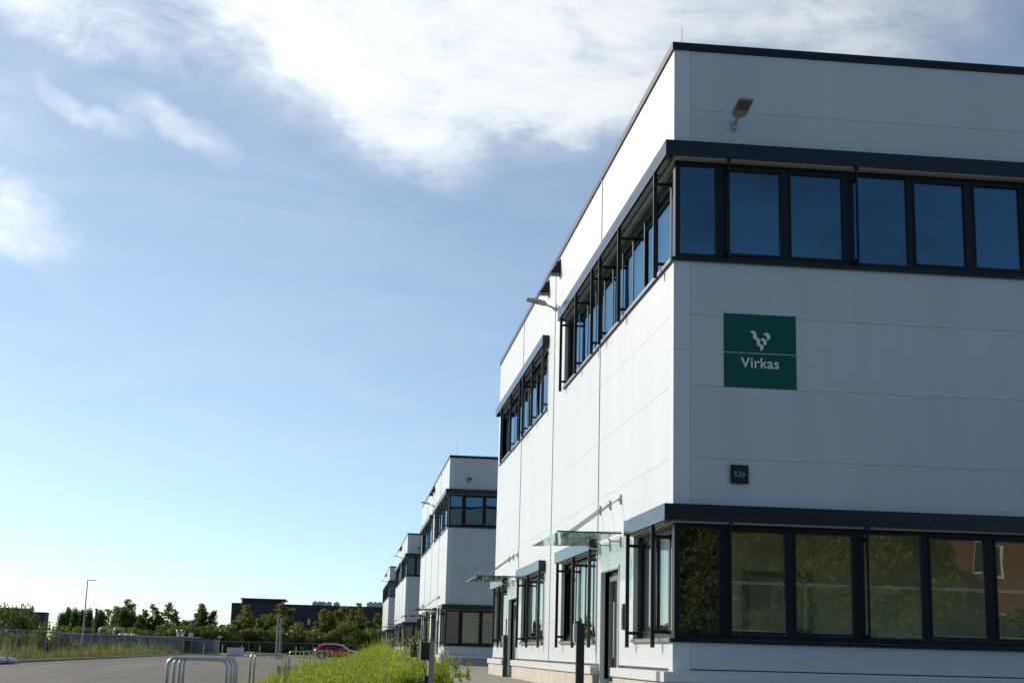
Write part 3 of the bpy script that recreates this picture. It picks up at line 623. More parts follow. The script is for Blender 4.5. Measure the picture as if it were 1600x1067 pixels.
# white marker posts in front of the far fence
wp = [(318, 'beside the shed'), (347.5, 'right of the sign post'), (377.5, 'in front of the white cabinet'), (405.5, 'between the cabinet and the steel masts'), (462.5, 'between the steel masts and the red car'), (489.5, 'just left of the red car'), (543.5, 'behind the bonnet of the red car'), (571, 'right of the red car')]
for px, l in wp:
    p = at(px, 1015, 136.6); t = thing('marker_post', 'white marker post by the far fence, '+l, 'post', (p.x, 136.6, 0), 0, 'white marker posts along the far fence')
    MB().box(-0.05, 0.05, -0.05, 0.05, 0, 1.14).build('shaft', 'white_paint', t); MB().box(-0.06, 0.06, -0.06, 0.06, 1.141, 1.17).build('cap', 'post_grey', t)
p = at(368, 1015, 137.4); t = thing('white_cabinet', 'long white cabinet standing against the far fence', 'cabinet', (p.x, 137.4, 0))
MB().box(-0.86, 0.86, -0.3, 0.3, 0.1, 0.85).build('body', 'white_paint', t); MB().box(-0.9, 0.9, -0.33, 0.33, 0.851, 0.90).build('lid', 'light_box', t); MB().box(-0.8, 0.8, -0.25, 0.25, 0, 0.099).build('base', 'concrete_grey', t)
p = at(342, 1015, 136.0); t = thing('traffic_sign', 'white board on a thin post before the far fence', 'sign', (p.x, 136, 0))
MB().tube([(0, 0, 0), (0, 0, 2.0)], 0.035, 6).build('post', 'post_grey', t); MB().box(-0.24, 0.24, -0.05, -0.036, 1.82, 1.98).build('board', 'white_paint', t)
# two steel masts
for px, top, l in ((432, 960, 'taller left mast of the steel pair at the far end of the car park'), (437.2, 965, 'shorter right mast of the steel pair, with a small box')):
    p = at(px, 1015, 125); q = at(px, top, 125); t = thing('steel_mast', 'bare '+l, 'mast', (p.x, 125, 0), 0, 'steel masts')
    MB().tube([(0, 0, 0), (0, 0, q.z)], [0.11, 0.085], 10).build('shaft', 'post_grey', t); MB().box(-0.16, 0.16, -0.16, 0.16, 0, 0.04).build('base_plate', 'post_grey', t)
    if px > 435: MB().box(-0.24, -0.09, -0.09, 0.07, q.z-0.75, q.z-0.48).build('box', 'light_box', t)
# tall lamp post at the left
p = at(128.6, 1003, 139); t = thing('street_lamp', 'tall slender grey street lamp behind the left fence', 'street lamp', (p.x, 139, 0))
q = at(138, 906, 139)
MB().tube([(0, 0, 0), (0, 0, q.z)], [0.11, 0.055], 8).build('pole', 'post_grey', t); MB().tube([(0, 0, q.z-0.03), (0.35, 0, q.z+0.02)], 0.035, 6).build('arm', 'post_grey', t); MB().box(0.28, 0.90, -0.13, 0.13, q.z-0.02, q.z+0.06).build('lamp_head', 'lamp_grey', t)
# pale wrapped roll at the kerb
t = thing('wrapped_roll', 'long pale blue-grey wrapped roll lying at the left kerb', 'roll', (-20.6, 52.8, 0), 0)
MB().tube([(-0.05, -3.6, 0.17), (0.02, -1.0, 0.18), (0.0, 1.6, 0.17), (0.05, 3.2, 0.13), (0.08, 3.7, 0.08)], [0.17, 0.18, 0.17, 0.13, 0.05], 10).build('wrapping', 'tarp', t, smooth=True)
for y in (-1.2, 1.4): MB().tube([(0.01, y-0.04, 0.18), (0.01, y+0.04, 0.18)], 0.186, 12).build('strap', 'black', t)

# ------------------------------------------------------------------ red car
def red_car():
    t = thing('red_car', 'dark red hatchback car parked at the far end of the car park', 'car', (-5.15, 128.0, 0.0), math.radians(-4))
    # stations: x, z_bottom, z_belt, z_top, half width belt, half width top  (rear at -x, nose at +x)
    st = [(-2.20, .42, .80, .86, .70, .62), (-2.13, .30, .86, 1.02, .82, .68), (-1.95, .26, .93, 1.24, .87, .66), (-1.65, .24, .95, 1.43, .89, .62), (-1.0, .22, .95, 1.53, .90, .61), (-0.3, .22, .94, 1.54, .90, .61),
          (0.25, .22, .93, 1.48, .90, .60), (0.75, .22, .92, 1.22, .90, .66), (1.10, .22, .91, .99, .90, .76), (1.55, .23, .86, .93, .89, .74), (1.95, .26, .76, .84, .85, .68), (2.15, .34, .64, .72, .74, .58), (2.22, .42, .58, .62, .62, .50)]
    mb = MB()
    for x, zb, zl, zt, wb, wt in st:
        prof = [(wb*0.93, zb), (wb, zb+0.16), (wb*1.0, (zb+zl)/2), (wb*0.985, zl), (wt+0.04, zl+(zt-zl)*0.55+.001), (wt*0.96, zt-0.03), (wt*0.6, zt)]
        mb.v += [(x, -y, z) for y, z in prof]+[(x, y, z) for y, z in prof[::-1]]
    n = 14
    for k in range(len(st)-1):
        for j in range(n): a = k*n+j; b = k*n+(j+1) % n; mb.f.append((a, b, b+n, a+n))
    mb.f.append(tuple(range(n))); mb.f.append(tuple(range((len(st)-1)*n, len(st)*n))[::-1])
    body = mb.build('body', 'car_paint', t, smooth=True)
    md = body.modifiers.new('sub', 'SUBSURF'); md.levels = 2; md.render_levels = 2
    def side_y(z): return 0.90-(z-0.95)*0.44
    for s in (-1, 1):
        for pts in ([(-1.62, 1.0), (-0.42, 1.0), (-0.42, 1.42), (-1.05, 1.42), (-1.38, 1.32)], [(-0.36, 1.0), (0.86, 0.98), (0.72, 1.10), (0.30, 1.36), (-0.36, 1.42)]):
            mb = MB().prism([(x, s*(side_y(z)+0.005), z) for x, z in pts], (0, s*0.02, 0)); mb.build('side_window', 'car_glass', body)
        for x in (-1.42, 1.38):
            w = MB().tube([(x, s*0.70, 0.33), (x, s*0.915, 0.33)], 0.33, 20).build('wheel', 'tyre', t); MB().tube([(x, s*0.9, 0.33), (x, s*0.925, 0.33)], 0.22, 14).build('rim', 'rim', w)
            mb = MB(); m2 = [(x+0.42*math.cos(a), s*0.895, 0.34+0.42*math.sin(a)) for a in np.linspace(-0.3, math.pi+0.3, 14)]; mb.prism(m2, (0, s*0.012, 0)); mb.build('wheel_arch', 'rubber', t)
        MB().prism([(-2.19, s*0.52, 0.78), (-2.19, s*0.78, 0.76), (-2.02, s*0.89, 0.80), (-2.02, s*0.88, 0.94), (-2.12, s*0.72, 0.97), (-2.16, s*0.52, 0.94)], (-0.02, 0, 0)).build('tail_light', 'tail', t)
        MB().prism([(1.80, s*0.88, 0.66), (2.12, s*0.66, 0.60), (2.10, s*0.62, 0.72), (1.78, s*0.84, 0.78)], (0.02, s*0.02, 0.01)).build('headlight', 'headlamp', t)
        mr = MB().box(0.62, 0.80, s*0.93, s*1.08, 0.98, 1.10).build('mirror', 'car_paint', t)
        MB().box(-1.9, 1.9, s*0.86, s*0.908, 0.20, 0.30).build('side_skirt', 'rubber', t)
        MB().tube([(-1.5, s*0.56, 1.50), (-1.3, s*0.56, 1.58), (0.0, s*0.56, 1.585), (0.15, s*0.56, 1.52)], 0.018, 6).build('roof_rail', 'alu', t)
    MB().prism([(0.36, -0.56, 1.45), (0.36, 0.56, 1.45), (1.02, 0.70, 1.03), (1.02, -0.70, 1.03)], (0.03, 0, 0.03)).build('windscreen', 'car_glass', t)
    MB().prism([(-1.82, -0.54, 1.39), (-1.82, 0.54, 1.39), (-2.08, 0.64, 1.08), (-2.08, -0.64, 1.08)], (-0.03, 0, 0.015)).build('rear_window', 'car_glass', t)
    MB().box(-2.25, -2.235, -0.26, 0.26, 0.62, 0.74).build('number_plate', 'white_paint', t)
    return t
red_car()

# ------------------------------------------------------------------ background buildings
def clad_box(parent, x0, x1, y0, y1, z0, z1, m, rib=0.9, off=(0, 0, 0)):
    w = MB().box(x0, x1, y0, y1, z0, z1).build('wall', m, parent, off)
    mb = MB(); n = int((x1-x0)/rib)
    for k in range(1, n): mb.box(x0+k*rib-0.05, x0+k*rib+0.05, y0-0.06, y0, z0+0.1, z1-0.05)
    mb.build('cladding_rib', m, w, off); return w
p0, p1 = at(362, 942, 260), at(640, 950, 260)
t = thing('dark_hall', 'long black clad hall with rooftop plant behind the trees', 'building', (p0.x, 260, 0)); o = (p0.x, 260, 0)
zt = p0.z
clad_box(t, p0.x, p1.x, 260, 290, -0.5, zt, 'navy_clad', 1.0, o)
MB().box(p0.x-.1, p1.x+.1, 259.9, 290.1, zt+.003, zt+0.12).build('roof_edge', 'anthracite', t, o)
a, b = at(378, 935, 262), at(441, 936, 262); ph = MB().box(a.x, b.x, 262, 275, zt+.123, a.z).build('penthouse', 'navy_clad', t, o); MB().box(a.x-.3, b.x+.6, 261.6, 275.4, a.z+.003, a.z+0.16).build('penthouse_roof', 'roof_dark', ph, o)
for px, w in ((492, 1.0), (499, 0.8), (505, 1.0), (514, 1.1), (526, 1.2)):
    a = at(px, 944, 263); u_ = MB().box(a.x-w/2, a.x+w/2, 263, 264.2, zt+.123, zt+0.75).build('roof_unit', 'light_box', t, o); MB().tube([(a.x, 263.6, zt+.751), (a.x, 263.6, zt+0.95)], 0.3, 8).build('fan', 'post_grey', u_, o)
a, b = at(573, 948, 262), at(600, 949, 262); u_ = MB().box(a.x, b.x+2, 262, 268, zt+.123, zt+0.95).build('plant_room', 'light_box', t, o)
for k in range(3): MB().tube([(a.x+0.7+k*0.9, 263, zt+.951), (a.x+0.7+k*0.9, 263, zt+1.15)], 0.3, 8).build('fan', 'post_grey', u_, o)
for px, py in ((482.5, 971),): 
    a = at(px, py, 259.9); MB().box(a.x-0.25, a.x+0.25, 259.86, 259.939, a.z-0.5, a.z+0.5).build('window', 'light_box', t, o)
for px in (455, 470, 500, 530, 412):
    a = at(px, 975, 259.9); MB().box(a.x-0.6, a.x+0.6, 259.9, 259.939, a.z-0.5, a.z+0.5).build('window', 'car_glass', t, o)
# brown block at the far left
a, b, c = at(-60, 951, 190), at(43, 951, 190), at(70, 957, 190)
t = thing('brown_block', 'dark brown clad block rising behind the shrubs at the far left', 'building', (b.x, 190, 0)); o = (b.x, 190, 0)
clad_box(t, a.x, b.x, 190, 194, -0.5, b.z, 'brown_clad', 1.2, o); MB().box(b.x+.002, c.x, 190.5, 193, -0.5, c.z).build('side_wing', 'brown_clad', t, o)
MB().box(a.x-.1, b.x+.1, 189.9, 194.1, b.z+.003, b.z+0.1).build('roof_edge', 'anthracite', t, o); MB().box(b.x+.11, c.x+.1, 190.4, 193.1, c.z+.003, c.z+0.1).build('roof_edge', 'anthracite', t, o)
q = at(50, 949.5, 190.2); l_ = MB().box(q.x-0.25, q.x+0.25, 190.6, 190.9, q.z-0.08, q.z+0.08).build('roof_lamp', 'lamp_grey', t, o); MB().tube([(q.x, 190.75, c.z+0.1), (q.x, 190.75, q.z-.08)], 0.03, 6).build('lamp_stem', 'post_grey', l_, o)
# low blue-grey shed behind the left fence
a, b, c = at(100, 990, 152), at(300, 996, 152), at(330, 998, 156)
t = thing('low_shed', 'low blue-grey metal shed with roof vents behind the left fence', 'shed', (b.x, 152, 0)); o = (b.x, 152, 0)
zr = a.z+0.0
clad_box(t, a.x-1, b.x, 152, 162, -0.3, zr, 'shed_clad', 0.55, o); MB().box(a.x-1.1, b.x+.1, 151.85, 162.1, zr+.003, zr+0.09).build('roof', 'light_box', t, o)
MB().box(b.x+.012, c.x+.5, 154, 162, -0.3, zr-0.12).build('annexe', 'shed_clad', t, o)
def goose(px, s):
    p = at(px, 988, 154); pts = [(p.x, 154, zr+.05)]+[(p.x+s*(0.55-0.55*math.cos(a)), 154, zr+0.45+0.42*math.sin(a)) for a in np.linspace(0, math.pi*0.75, 9)]
    MB().tube(pts, 0.15, 10).build('gooseneck_vent', 'post_grey', t, o, smooth=True)
goose(155, 1); goose(178, 1)
for px in (190, 199.5, 209):
    p = at(px, 988, 154); MB().tube([(p.x, 154, zr+.05), (p.x, 154, zr+0.14), (p.x, 154, zr+0.24), (p.x, 154, zr+0.29)], [0.36, 0.36, 0.24, 0.05], 12).build('roof_dome', 'dome', t, o, smooth=True)
for px in (278.5, 285.5):
    p = at(px, 990, 154); v_ = MB().tube([(p.x, 154, zr+.05), (p.x, 154, zr+0.45)], 0.16, 10).build('roof_vent', 'steel', t, o); MB().tube([(p.x, 154, zr+0.451), (p.x, 154, zr+0.62), (p.x, 154, zr+0.82), (p.x, 154, zr+0.88)], [0.2, 0.27, 0.22, 0.05], 10).build('vent_cowl', 'post_grey', v_, o, smooth=True)
p = at(298, 990, 154); MB().box(p.x-0.25, p.x+0.25, 154, 154.5, zr-.1, zr+0.55).build('roof_unit', 'light_box', t, o)
p = at(292, 1010, 151.9); MB().box(p.x-0.35, p.x+0.35, 151.9, 151.939, 0, zr-.3).build('door', 'car_glass', t, o)
for px, top, l in ((151, 950, 'nearer black flue pipe rising beside the low shed'), (183, 955, 'second black flue pipe rising behind the low shed')):
    q = at(px, top, 163); f_ = thing('flue_pipe', 'slim '+l, 'flue', (q.x, 163, 0), 0, 'black flue pipes by the shed'); MB().tube([(0, 0, 0), (-0.0, 0, q.z-.15)], [0.15, 0.13], 10).build('pipe', 'black', f_); MB().tube([(0, 0, q.z-.149), (0, 0, q.z)], 0.19, 10).build('rain_cap', 'black', f_)

# ------------------------------------------------------------------ trees, shrubs
def leaf_cloud(lobes, per, size, flat=0.8):
    vs_, n = [], 0
    C_, Rr = [], []
    for cx, cy, cz, r in lobes:
        m_ = int(per*(r**2)); d = rng.normal(size=(m_, 3)); d /= np.linalg.norm(d, axis=1)[:, None]
        rad = r*np.clip(rng.beta(4, 1.3, m_), 0.2, 1.08); pz = d*rad[:, None]; pz[:, 2] *= flat
        C_.append(pz+np.array([cx, cy, cz]))
    P = np.concatenate(C_); n = len(P)
    a = rng.normal(size=(n, 3)); a /= np.linalg.norm(a, axis=1)[:, None]; b = np.cross(a, rng.normal(size=(n, 3))); b /= np.linalg.norm(b, axis=1)[:, None]
    s = size*rng.uniform(0.55, 1.25, (n, 1)); a *= s; b *= s*0.62
    V = np.stack([P-a, P-b*0.9+a*0.1, P+a, P+b*0.9+a*0.1], 1).reshape(-1, 3)
    F = np.arange(n*4).reshape(-1, 4)
    return V, F
def np_mesh(name, V, F, m):
    me = bpy.data.meshes.new(name); nF, k = F.shape
    me.vertices.add(len(V)); me.vertices.foreach_set('co', np.ascontiguousarray(V, dtype=np.float32).ravel())
    me.loops.add(nF*k); me.loops.foreach_set('vertex_index', F.ravel().astype(np.int32)); me.polygons.add(nF)
    me.polygons.foreach_set('loop_start', np.arange(0, nF*k, k, dtype=np.int32)); me.polygons.foreach_set('loop_total', np.full(nF, k, dtype=np.int32))
    me.update(calc_edges=True); me.materials.append(MAT[m]); return me
def tree_proto(kind, dens_=20000, lsize=0.019):
    """unit tree: height 1, crown radius about 0.33; returns (trunk mesh, crown mesh)"""
    lobes = []
    if kind == 'poplar':
        for k in range(16): z = 0.14+0.80*k/15; r = 0.13*math.sin(math.pi*min(1, (1.05-z)/0.95+0.08))**0.7+0.03; lobes.append((random.uniform(-.05, .05), random.uniform(-.05, .05), z, r))
        V, F = leaf_cloud(lobes, 24000, 0.020, 1.3); leaf = 'leaf_poplar'
    else:
        lead = [(0.0, 0.0, 0.96, 0.24)]+[(random.uniform(.10, .19)*math.cos(a), random.uniform(.10, .19)*math.sin(a), random.uniform(0.62, 0.92), random.uniform(0.15, 0.21)) for a in [random.uniform(0, 6.28)+2.09*k for k in range(4)]]
        for ox, oy, hl, rl in lead:                      # several leaders give the crown its uneven peaks
            for k in range(30):
                t_ = (k+random.random())/30; z = 0.10+(hl-0.13)*t_; env = rl*max(0.10, 1-t_**1.6)*min(1, 0.6+t_*2); a = random.uniform(0, 2*math.pi); rr = env*math.sqrt(random.random())
                lobes.append((ox*(.7+.3*t_)+rr*math.cos(a), oy*(.7+.3*t_)+rr*math.sin(a), z, random.uniform(0.045, 0.088)*(1.2-.55*t_)))
        V, F = leaf_cloud(lobes, dens_, lsize, 0.85); leaf = kind
    tr = MB().tube([(0, 0, 0), (0.004, 0, 0.12), (-0.004, 0.004, 0.30), (0.0, 0, 0.62), (0, 0, 0.8)], [0.022, 0.017, 0.014, 0.008, 0.003], 8)
    for k in range(9):
        a = random.uniform(0, 6.28); z = random.uniform(0.18, 0.55); r = random.uniform(0.14, 0.27) if kind != 'poplar' else 0.07
        tr.tube([(0, 0, z), (r*.5*math.cos(a), r*.5*math.sin(a), z+.07), (r*math.cos(a), r*math.sin(a), z+.17)], [0.008, 0.005, 0.002], 5)
    return tr.mesh('trunk', 'bark'), np_mesh('crown', V, F, leaf)
PROTO = {'oak': [tree_proto('leaf_oak') for _ in range(3)], 'warm': [tree_proto('leaf_warm') for _ in range(3)], 'poplar': [tree_proto('poplar') for _ in range(2)], 'near': [tree_proto('leaf_warm', 52000, 0.012) for _ in range(2)]}
def tree(kind, var, x, y, h, w, label, group, z=0.0):
    t = thing(kind if kind.endswith('tree') else {'oak': 'broadleaf_tree', 'warm': 'broadleaf_tree', 'poplar': 'poplar_tree', 'near': 'broadleaf_tree'}[kind], label, 'tree', (x, y, z), random.uniform(0, 6.28), group)
    a, b = PROTO[kind][var % len(PROTO[kind])]
    for nm, me in (('trunk', a), ('crown', b)): o_ = link(nm, me, t); o_.scale = (w/0.68, w/0.68, h)
    return t
T = [  # px, top y, width px, kind, label
 (97, 960, 20, 'poplar', 'slim poplar at the left end of the poplar row, left of the street lamp'), (106, 953, 17, 'poplar', 'tall slim poplar just left of the street lamp pole'), (118, 954, 18, 'poplar', 'slim poplar right behind the street lamp pole'), (129, 957, 18, 'poplar', 'slim poplar just right of the street lamp pole'), (141, 955, 20, 'poplar', 'slim poplar beside the nearer black flue'),
 (156, 957, 24, 'poplar', 'slim poplar between the two black flues'), (171, 949, 42, 'warm', 'yellowish broadleaf tree behind the gooseneck vents'), (199, 934, 50, 'oak', 'tall dark broadleaf tree behind the roof domes of the shed'), (240, 940, 46, 'oak', 'dark broadleaf tree in the middle of the shed roofline'), (265, 938, 50, 'oak', 'tall dark broadleaf tree left of the twin roof vents'),
 (316, 941, 46, 'oak', 'dark broadleaf tree standing alone right of the twin roof vents'), (346, 973, 36, 'warm', 'small low tree at the left corner of the black hall'), (385, 942, 50, 'warm', 'yellow-green tree before the left end of the black hall'), (424, 957, 44, 'oak', 'shorter tree left of the two steel masts'), (441, 939, 56, 'warm', 'broad yellow-green tree behind the two steel masts'), (470, 968, 36, 'oak', 'low dark tree between the masts and the red car'),
 (506, 948, 44, 'warm', 'pointed yellow-green tree behind the red car'), (537, 943, 46, 'warm', 'tall tree directly behind the bonnet of the red car'), (563, 939, 42, 'warm', 'tallest tree right of the red car'), (590, 956, 44, 'oak', 'dark tree touching the farthest office block'), (215, 962, 40, 'warm', 'lower tree filling the gap behind the roof domes'), (290, 966, 44, 'oak', 'lower dark tree behind the twin roof vents')]
for i, (px, ty, w, kind, l) in enumerate(T):
    Yd = 205+(i*7 % 11)*1.6; p = at(px, ty, Yd); tree(kind, i, p.x, Yd, p.z*1.02, w*(Yd+19)/FPX*1.62, l, 'trees in front of the far buildings', 0)
def bush_proto(n, m, size, per=1500):
    lobes = [(random.uniform(-.55, .55), random.uniform(-.4, .4), random.uniform(0.12, 0.62), random.uniform(0.16, 0.36)) for _ in range(n)]
    V, F = leaf_cloud(lobes, per, size, 0.85); V[:, 2] = np.maximum(V[:, 2], 0); return np_mesh('foliage', V, F, m)
def stem_mesh(): 
    mb = MB()
    for k in range(6): a = k*1.05; mb.tube([(0, 0, 0), (.2*math.cos(a), .2*math.sin(a), .3), (.4*math.cos(a), .3*math.sin(a), .6)], [.03, .02, .008], 5)
    return mb.mesh('stem', 'bark')
BU = [bush_proto(13, 'leaf_bush', 0.035, 3400) for _ in range(3)]+[bush_proto(13, 'leaf_oak', 0.035, 3400)]+[bush_proto(12, 'leaf_poplar', 0.035, 3400)]; SM = stem_mesh()
def bush(v_, x, y, w, h, label, group, z=0):
    t = thing('shrub', label, 'shrub', (x, y, z), random.uniform(0, 6.28), group)
    for nm, me in (('stem', SM), ('foliage', BU[v_])): o_ = link(nm, me, t); o_.scale = (w/1.4, w/1.4, h/0.92)
B = [(34, 943, 92, 60, 3, 'tall dark shrub in front of the brown block at the far left'), (8, 962, 88, 52, 0, 'wide brownish shrub at the left picture edge'), (59, 972, 84, 22, 4, 'bright green young shrub right of the brown block'), (84, 985, 84, 40, 0, 'dull rounded shrub behind the third fence panel'), (101, 995, 90, 34, 2, 'low shrub below the street lamp'), (60, 992, 82, 40, 1, 'low dark shrub behind the second fence panel'),
     (18, 985, 80, 60, 3, 'low dark shrub behind the first fence post'), (125, 1000, 100, 24, 0, 'low shrub behind the fence left of the first gooseneck vent'), (163, 1001, 112, 22, 2, 'low shrub behind the fence below the gooseneck vents'), (205, 1000, 122, 26, 4, 'low shrub behind the fence below the roof domes'), (250, 1003, 130, 20, 4, 'low yellowish shrub behind the far end of the left fence')]
for px, ty, Yd, w, v_, l in B: p = at(px, ty, Yd); bush(v_, p.x, Yd, w*1.5*(Yd+19)/FPX, p.z*1.08, l, 'shrubs behind the left fence')
hedge = [(px, 981+11*math.sin(px*.13)*math.cos(px*.041)+random.uniform(-5, 5)) for px in range(92, 616, 14)]
V_all, F_all, nv = [], [], 0
for px, ty in hedge:                                 # continuous dark undergrowth under the trees
    p = at(px, ty, 200); V, F = leaf_cloud([(p.x+random.uniform(-1, 1), 200+random.uniform(-2, 2), random.uniform(.3, p.z*.85), random.uniform(.8, 1.5)) for _ in range(8)], 130, 0.20)
    V_all.append(V); F_all.append(F+nv); nv += len(V)
tag(link('undergrowth', np_mesh('undergrowth', np.concatenate(V_all), np.concatenate(F_all), 'leaf_oak')), 'dark undergrowth below the far trees', 'undergrowth', kind='stuff')
# mirrored in the ground-floor glass: trees and a brick house across the way
BT = [(6, -46, 10, 'first'), (10.5, -43, 10, 'second'), (14.5, -47, 11, 'third'), (18.5, -43, 10, 'fourth'), (20.5, -47, 10, 'fifth'), (8.5, -55, 12, 'sixth'), (13, -56, 12.5, 'seventh'), (17.5, -55, 12, 'eighth'), (20, -58, 12, 'ninth')]
for i, (x, y, h, l) in enumerate(BT): tree('near', i, x, y, h, 8.5, 'tree mirrored in the ground-floor windows, the %s of nine' % l, 'trees mirrored in the windows', GZ)
for i, x in enumerate((5, 9.5, 14, 18.5, 24.5)): bush(3 if i % 2 else 2, x, -40, 6.0, 3.2, 'shrub mirrored low in the ground-floor windows, %s of five' % ('first', 'second', 'third', 'fourth', 'fifth')[i], 'shrubs mirrored in the windows', GZ)
t = thing('brick_house', 'red brick house with white windows mirrored in the right-hand ground-floor windows', 'building', (26, -52, GZ)); o = (26, -52, GZ)
class Fb(Face):
    def p(s, u, v, w): return (26+u, -52+w, v)
FB = Fb('B'); wins = [(1.2+k*3.0, 2.9+k*3.0, z, z+1.7) for k in range(4) for z in (1.6, 4.9)]
cells_mesh(FB, (0, 13, GZ, 8.2), wins, 0, -0.3).build('wall', 'brick', t, o); MB().box(26.0, 26.3, -62, -52.301, GZ, 8.2).build('wall', 'brick', t, o); MB().box(38.7, 39, -62, -52.301, GZ, 8.2).build('wall', 'brick', t, o)
MB().box(25.8, 39.2, -62.2, -51.8, 8.203, 8.45).build('roof', 'roof_dark', t, o)
for w in wins:
    f_ = cells_mesh(FB, w, [(w[0]+.1, (w[0]+w[1])/2-.05, w[2]+.1, w[3]-.1), ((w[0]+w[1])/2+.05, w[1]-.1, w[2]+.1, w[3]-.1)], -.08, -.16).build('window', 'white_paint', t, o)
    mb = MB(); FB.box(mb, w[0]+.09, w[1]-.09, w[2]+.09, w[3]-.09, -.17, -.2); mb.build('pane', 'car_glass', f_, o)

# ------------------------------------------------------------------ weeds and grass
def weeds(n, area, hrange, blade, sub, lean=0.25, tall=0.0):
    """leafy upright weeds: tapered stem ribbon with narrow leaves; returns V (quads)"""
    Vs = []
    for _ in range(n):
        x, y, hs = area(); z0 = ground_z(x)-0.01; h = random.uniform(*hrange)*hs*(random.uniform(1.3, 2.1) if random.random() < tall else 1)
        a = random.uniform(0, 2*math.pi); lx, ly = math.cos(a)*lean*h*random.random(), math.sin(a)*lean*h*random.random()
        t = random.uniform(0, math.pi); wx, wy = math.cos(t)*blade, math.sin(t)*blade
        p = [(x+lx*s*s, y+ly*s*s, z0+h*s) for s in (0, .5, 1)]
        for k in range(2):
            w0, w1 = (1, .75) if k == 0 else (.75, .15)
            A, Bq = p[k], p[k+1]
            Vs += [(A[0]-wx*w0, A[1]-wy*w0, A[2]), (A[0]+wx*w0, A[1]+wy*w0, A[2]), (Bq[0]+wx*w1, Bq[1]+wy*w1, Bq[2]), (Bq[0]-wx*w1, Bq[1]-wy*w1, Bq[2])]
        for k in range(sub):
            s = random.uniform(0.15, 0.98); c = (x+lx*s*s, y+ly*s*s, z0+h*s); b = random.uniform(0, 6.28); L_ = random.uniform(.03, .085)*(1.2-s*.55); dz = L_*random.uniform(.5, 2.0)
            dx, dy = math.cos(b)*L_, math.sin(b)*L_; px_, py_ = -math.sin(b)*L_*.2, math.cos(b)*L_*.2
            Vs += [c, (c[0]+dx*.5+px_, c[1]+dy*.5+py_, c[2]+dz*.6), (c[0]+dx, c[1]+dy, c[2]+dz*.8), (c[0]+dx*.5-px_, c[1]+dy*.5-py_, c[2]+dz*.6)]
    V = np.array(Vs); return V, np.arange(len(V)).reshape(-1, 4)
def area_main():
    while True:
        y = 6+39*random.random(); x = random.uniform(-6.4, -2.1)
        pat = 0.5+0.5*math.sin(x*2.3+y*0.9)*math.cos(y*.47-x*1.7)
        if x < -3.5 and random.random() > 0.10+0.24*pat: continue
        edge = max(0.0, min(1, (x+6.7)/0.9, (-1.9-x)/0.5))
        near = max(0.0, min(1, (x+3.9)/0.6))*max(0.0, min(1, (19-y)/6))
        if y < 22 and x > -2.5: continue
        return x, y, (0.34+0.22*pat+0.16*near)*(0.55+0.45*edge)
def area_far():
    y = random.uniform(46.3, 84); x = -2.3-2.9*random.random()**1.3; m_ = 0.30+0.70*max(0, min(1, (x+4.6)/2.2))**1.3
    return x, y, m_*(0.85+0.25*math.sin(y*.9+x*3))
V, F = weeds(8200, area_main, (0.25, 1.0), 0.005, 15, 0.25, 0.15); tag(link('weeds', np_mesh('weeds', V, F, 'grass')), 'bright green weeds covering the verge beside the office blocks', 'weeds', kind='stuff')
V, F = weeds(6800, area_far, (0.28, 0.90), 0.008, 11, 0.25, 0.12); tag(link('weeds', np_mesh('weeds', V, F, 'grass')), 'bright green weeds beyond the low concrete walls', 'weeds', kind='stuff')
V, F = weeds(650, lambda: (lambda q: (q[0], q[1], .6+.4*q[2]))(area_main()), (0.5, 0.95), 0.004, 9, 0.35); tag(link('dry_stalks', np_mesh('dry_stalks', V, F, 'seed')), 'thin brown seed stalks among the weeds', 'weeds', kind='stuff')
lobes_ = []
for _ in range(170):
    x, y, hs = area_main(); lobes_.append((x, y, ground_z(x)+0.10+0.1*random.random(), random.uniform(0.08, 0.17)))
V, F = leaf_cloud(lobes_, 3600, 0.035, 1.0); tag(link('broad_weeds', np_mesh('broad_weeds', V, F, 'leaf_poplar')), 'darker broad-leaved weeds low in the verge', 'weeds', kind='stuff')
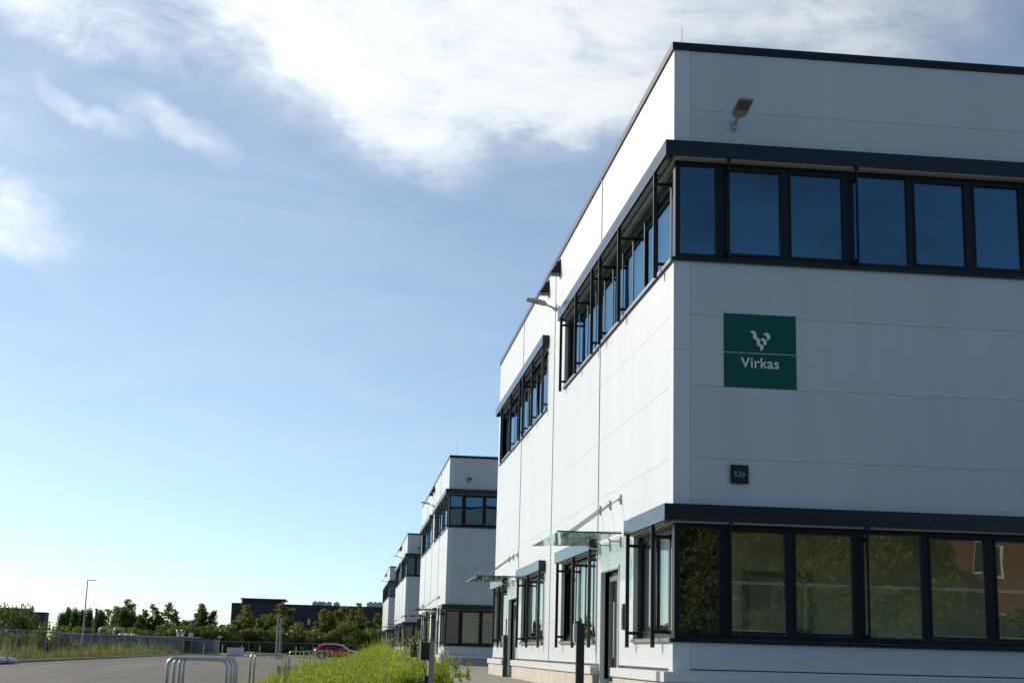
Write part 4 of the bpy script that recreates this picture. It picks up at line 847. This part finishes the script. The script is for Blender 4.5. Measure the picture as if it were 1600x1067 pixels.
def tall_weed(px, Y, top, label, m='flower'):
    p = at(px, 1030, Y); z = ground_z(p.x); q = at(px, top, Y); h = q.z-z
    t = thing('tall_weed', label, 'weed', (p.x, Y, z), random.uniform(0, 6), 'tall flowering weeds')
    MB().tube([(0, 0, 0), (0.01, 0.01, h*.5), (0.0, 0, h)], [0.010, 0.007, 0.003], 5).build('stem', 'grass', t)
    if m == 'flower': lobes = [(random.uniform(-.008, .008), random.uniform(-.008, .008), h*(0.55+0.45*k/11), 0.026-0.0016*k) for k in range(12)]; V, F = leaf_cloud(lobes, 60000, 0.010)
    else: lobes = [(random.uniform(-.07, .07)*(1.2-k/14), random.uniform(-.07, .07)*(1.2-k/14), h*(0.5+0.5*k/13), 0.030) for k in range(14)]; V, F = leaf_cloud(lobes, 16000, 0.011)
    tag(link('flower_spike', np_mesh('flower_spike', V, F, m), t), kind='stuff')
    lobes = [(random.uniform(-.07, .07), random.uniform(-.07, .07), h*random.uniform(.05, .6), 0.05) for k in range(10)]; V, F = leaf_cloud(lobes, 7000, 0.026); tag(link('leaf_rosette', np_mesh('leaf_rosette', V, F, 'grass'), t), kind='stuff')
tall_weed(678, 5.0, 1008, 'yellow flowering stalk right of the nearer galvanised post')
for px, Y, top, l in ((709, 10.0, 1021, 'pale seeding stalk against the shaded plinth of the second block'), (719, 12.0, 1026, 'shorter seeding stalk right of the pale one'), (732, 14.0, 1034, 'rightmost seeding stalk at the pavement edge'), (690, 9.0, 1016, 'seeding stalk between the yellow stalk and the shaded plinth')): tall_weed(px, Y, top, l, 'seed')
# dry meadow behind the left fence
def area_left():
    y = random.uniform(50, 137); x = -21.45-7.5*random.random()**1.6; return x, y, 0.6+0.5*math.sin(y*.6)*math.cos(x*.9)
def weeds0(*a):
    global ground_z
    g = ground_z; ground_z = lambda x: -0.02; r_ = weeds(*a); ground_z = g; return r_
V, F = weeds0(9000, area_left, (0.45, 1.35), 0.014, 10, 0.25, 0.06); tag(link('meadow', np_mesh('meadow', V, F, 'dry_grass')), 'dry yellowish meadow growing behind the left fence', 'grass', kind='stuff')
V, F = weeds0(1200, lambda: (random.uniform(-21, 20), 138+random.random()*1.2-.9, 0.6), (0.3, 0.6), 0.018, 6); tag(link('fence_grass', np_mesh('fence_grass', V, F, 'dry_grass')), 'strip of grass along the far fence', 'grass', kind='stuff')
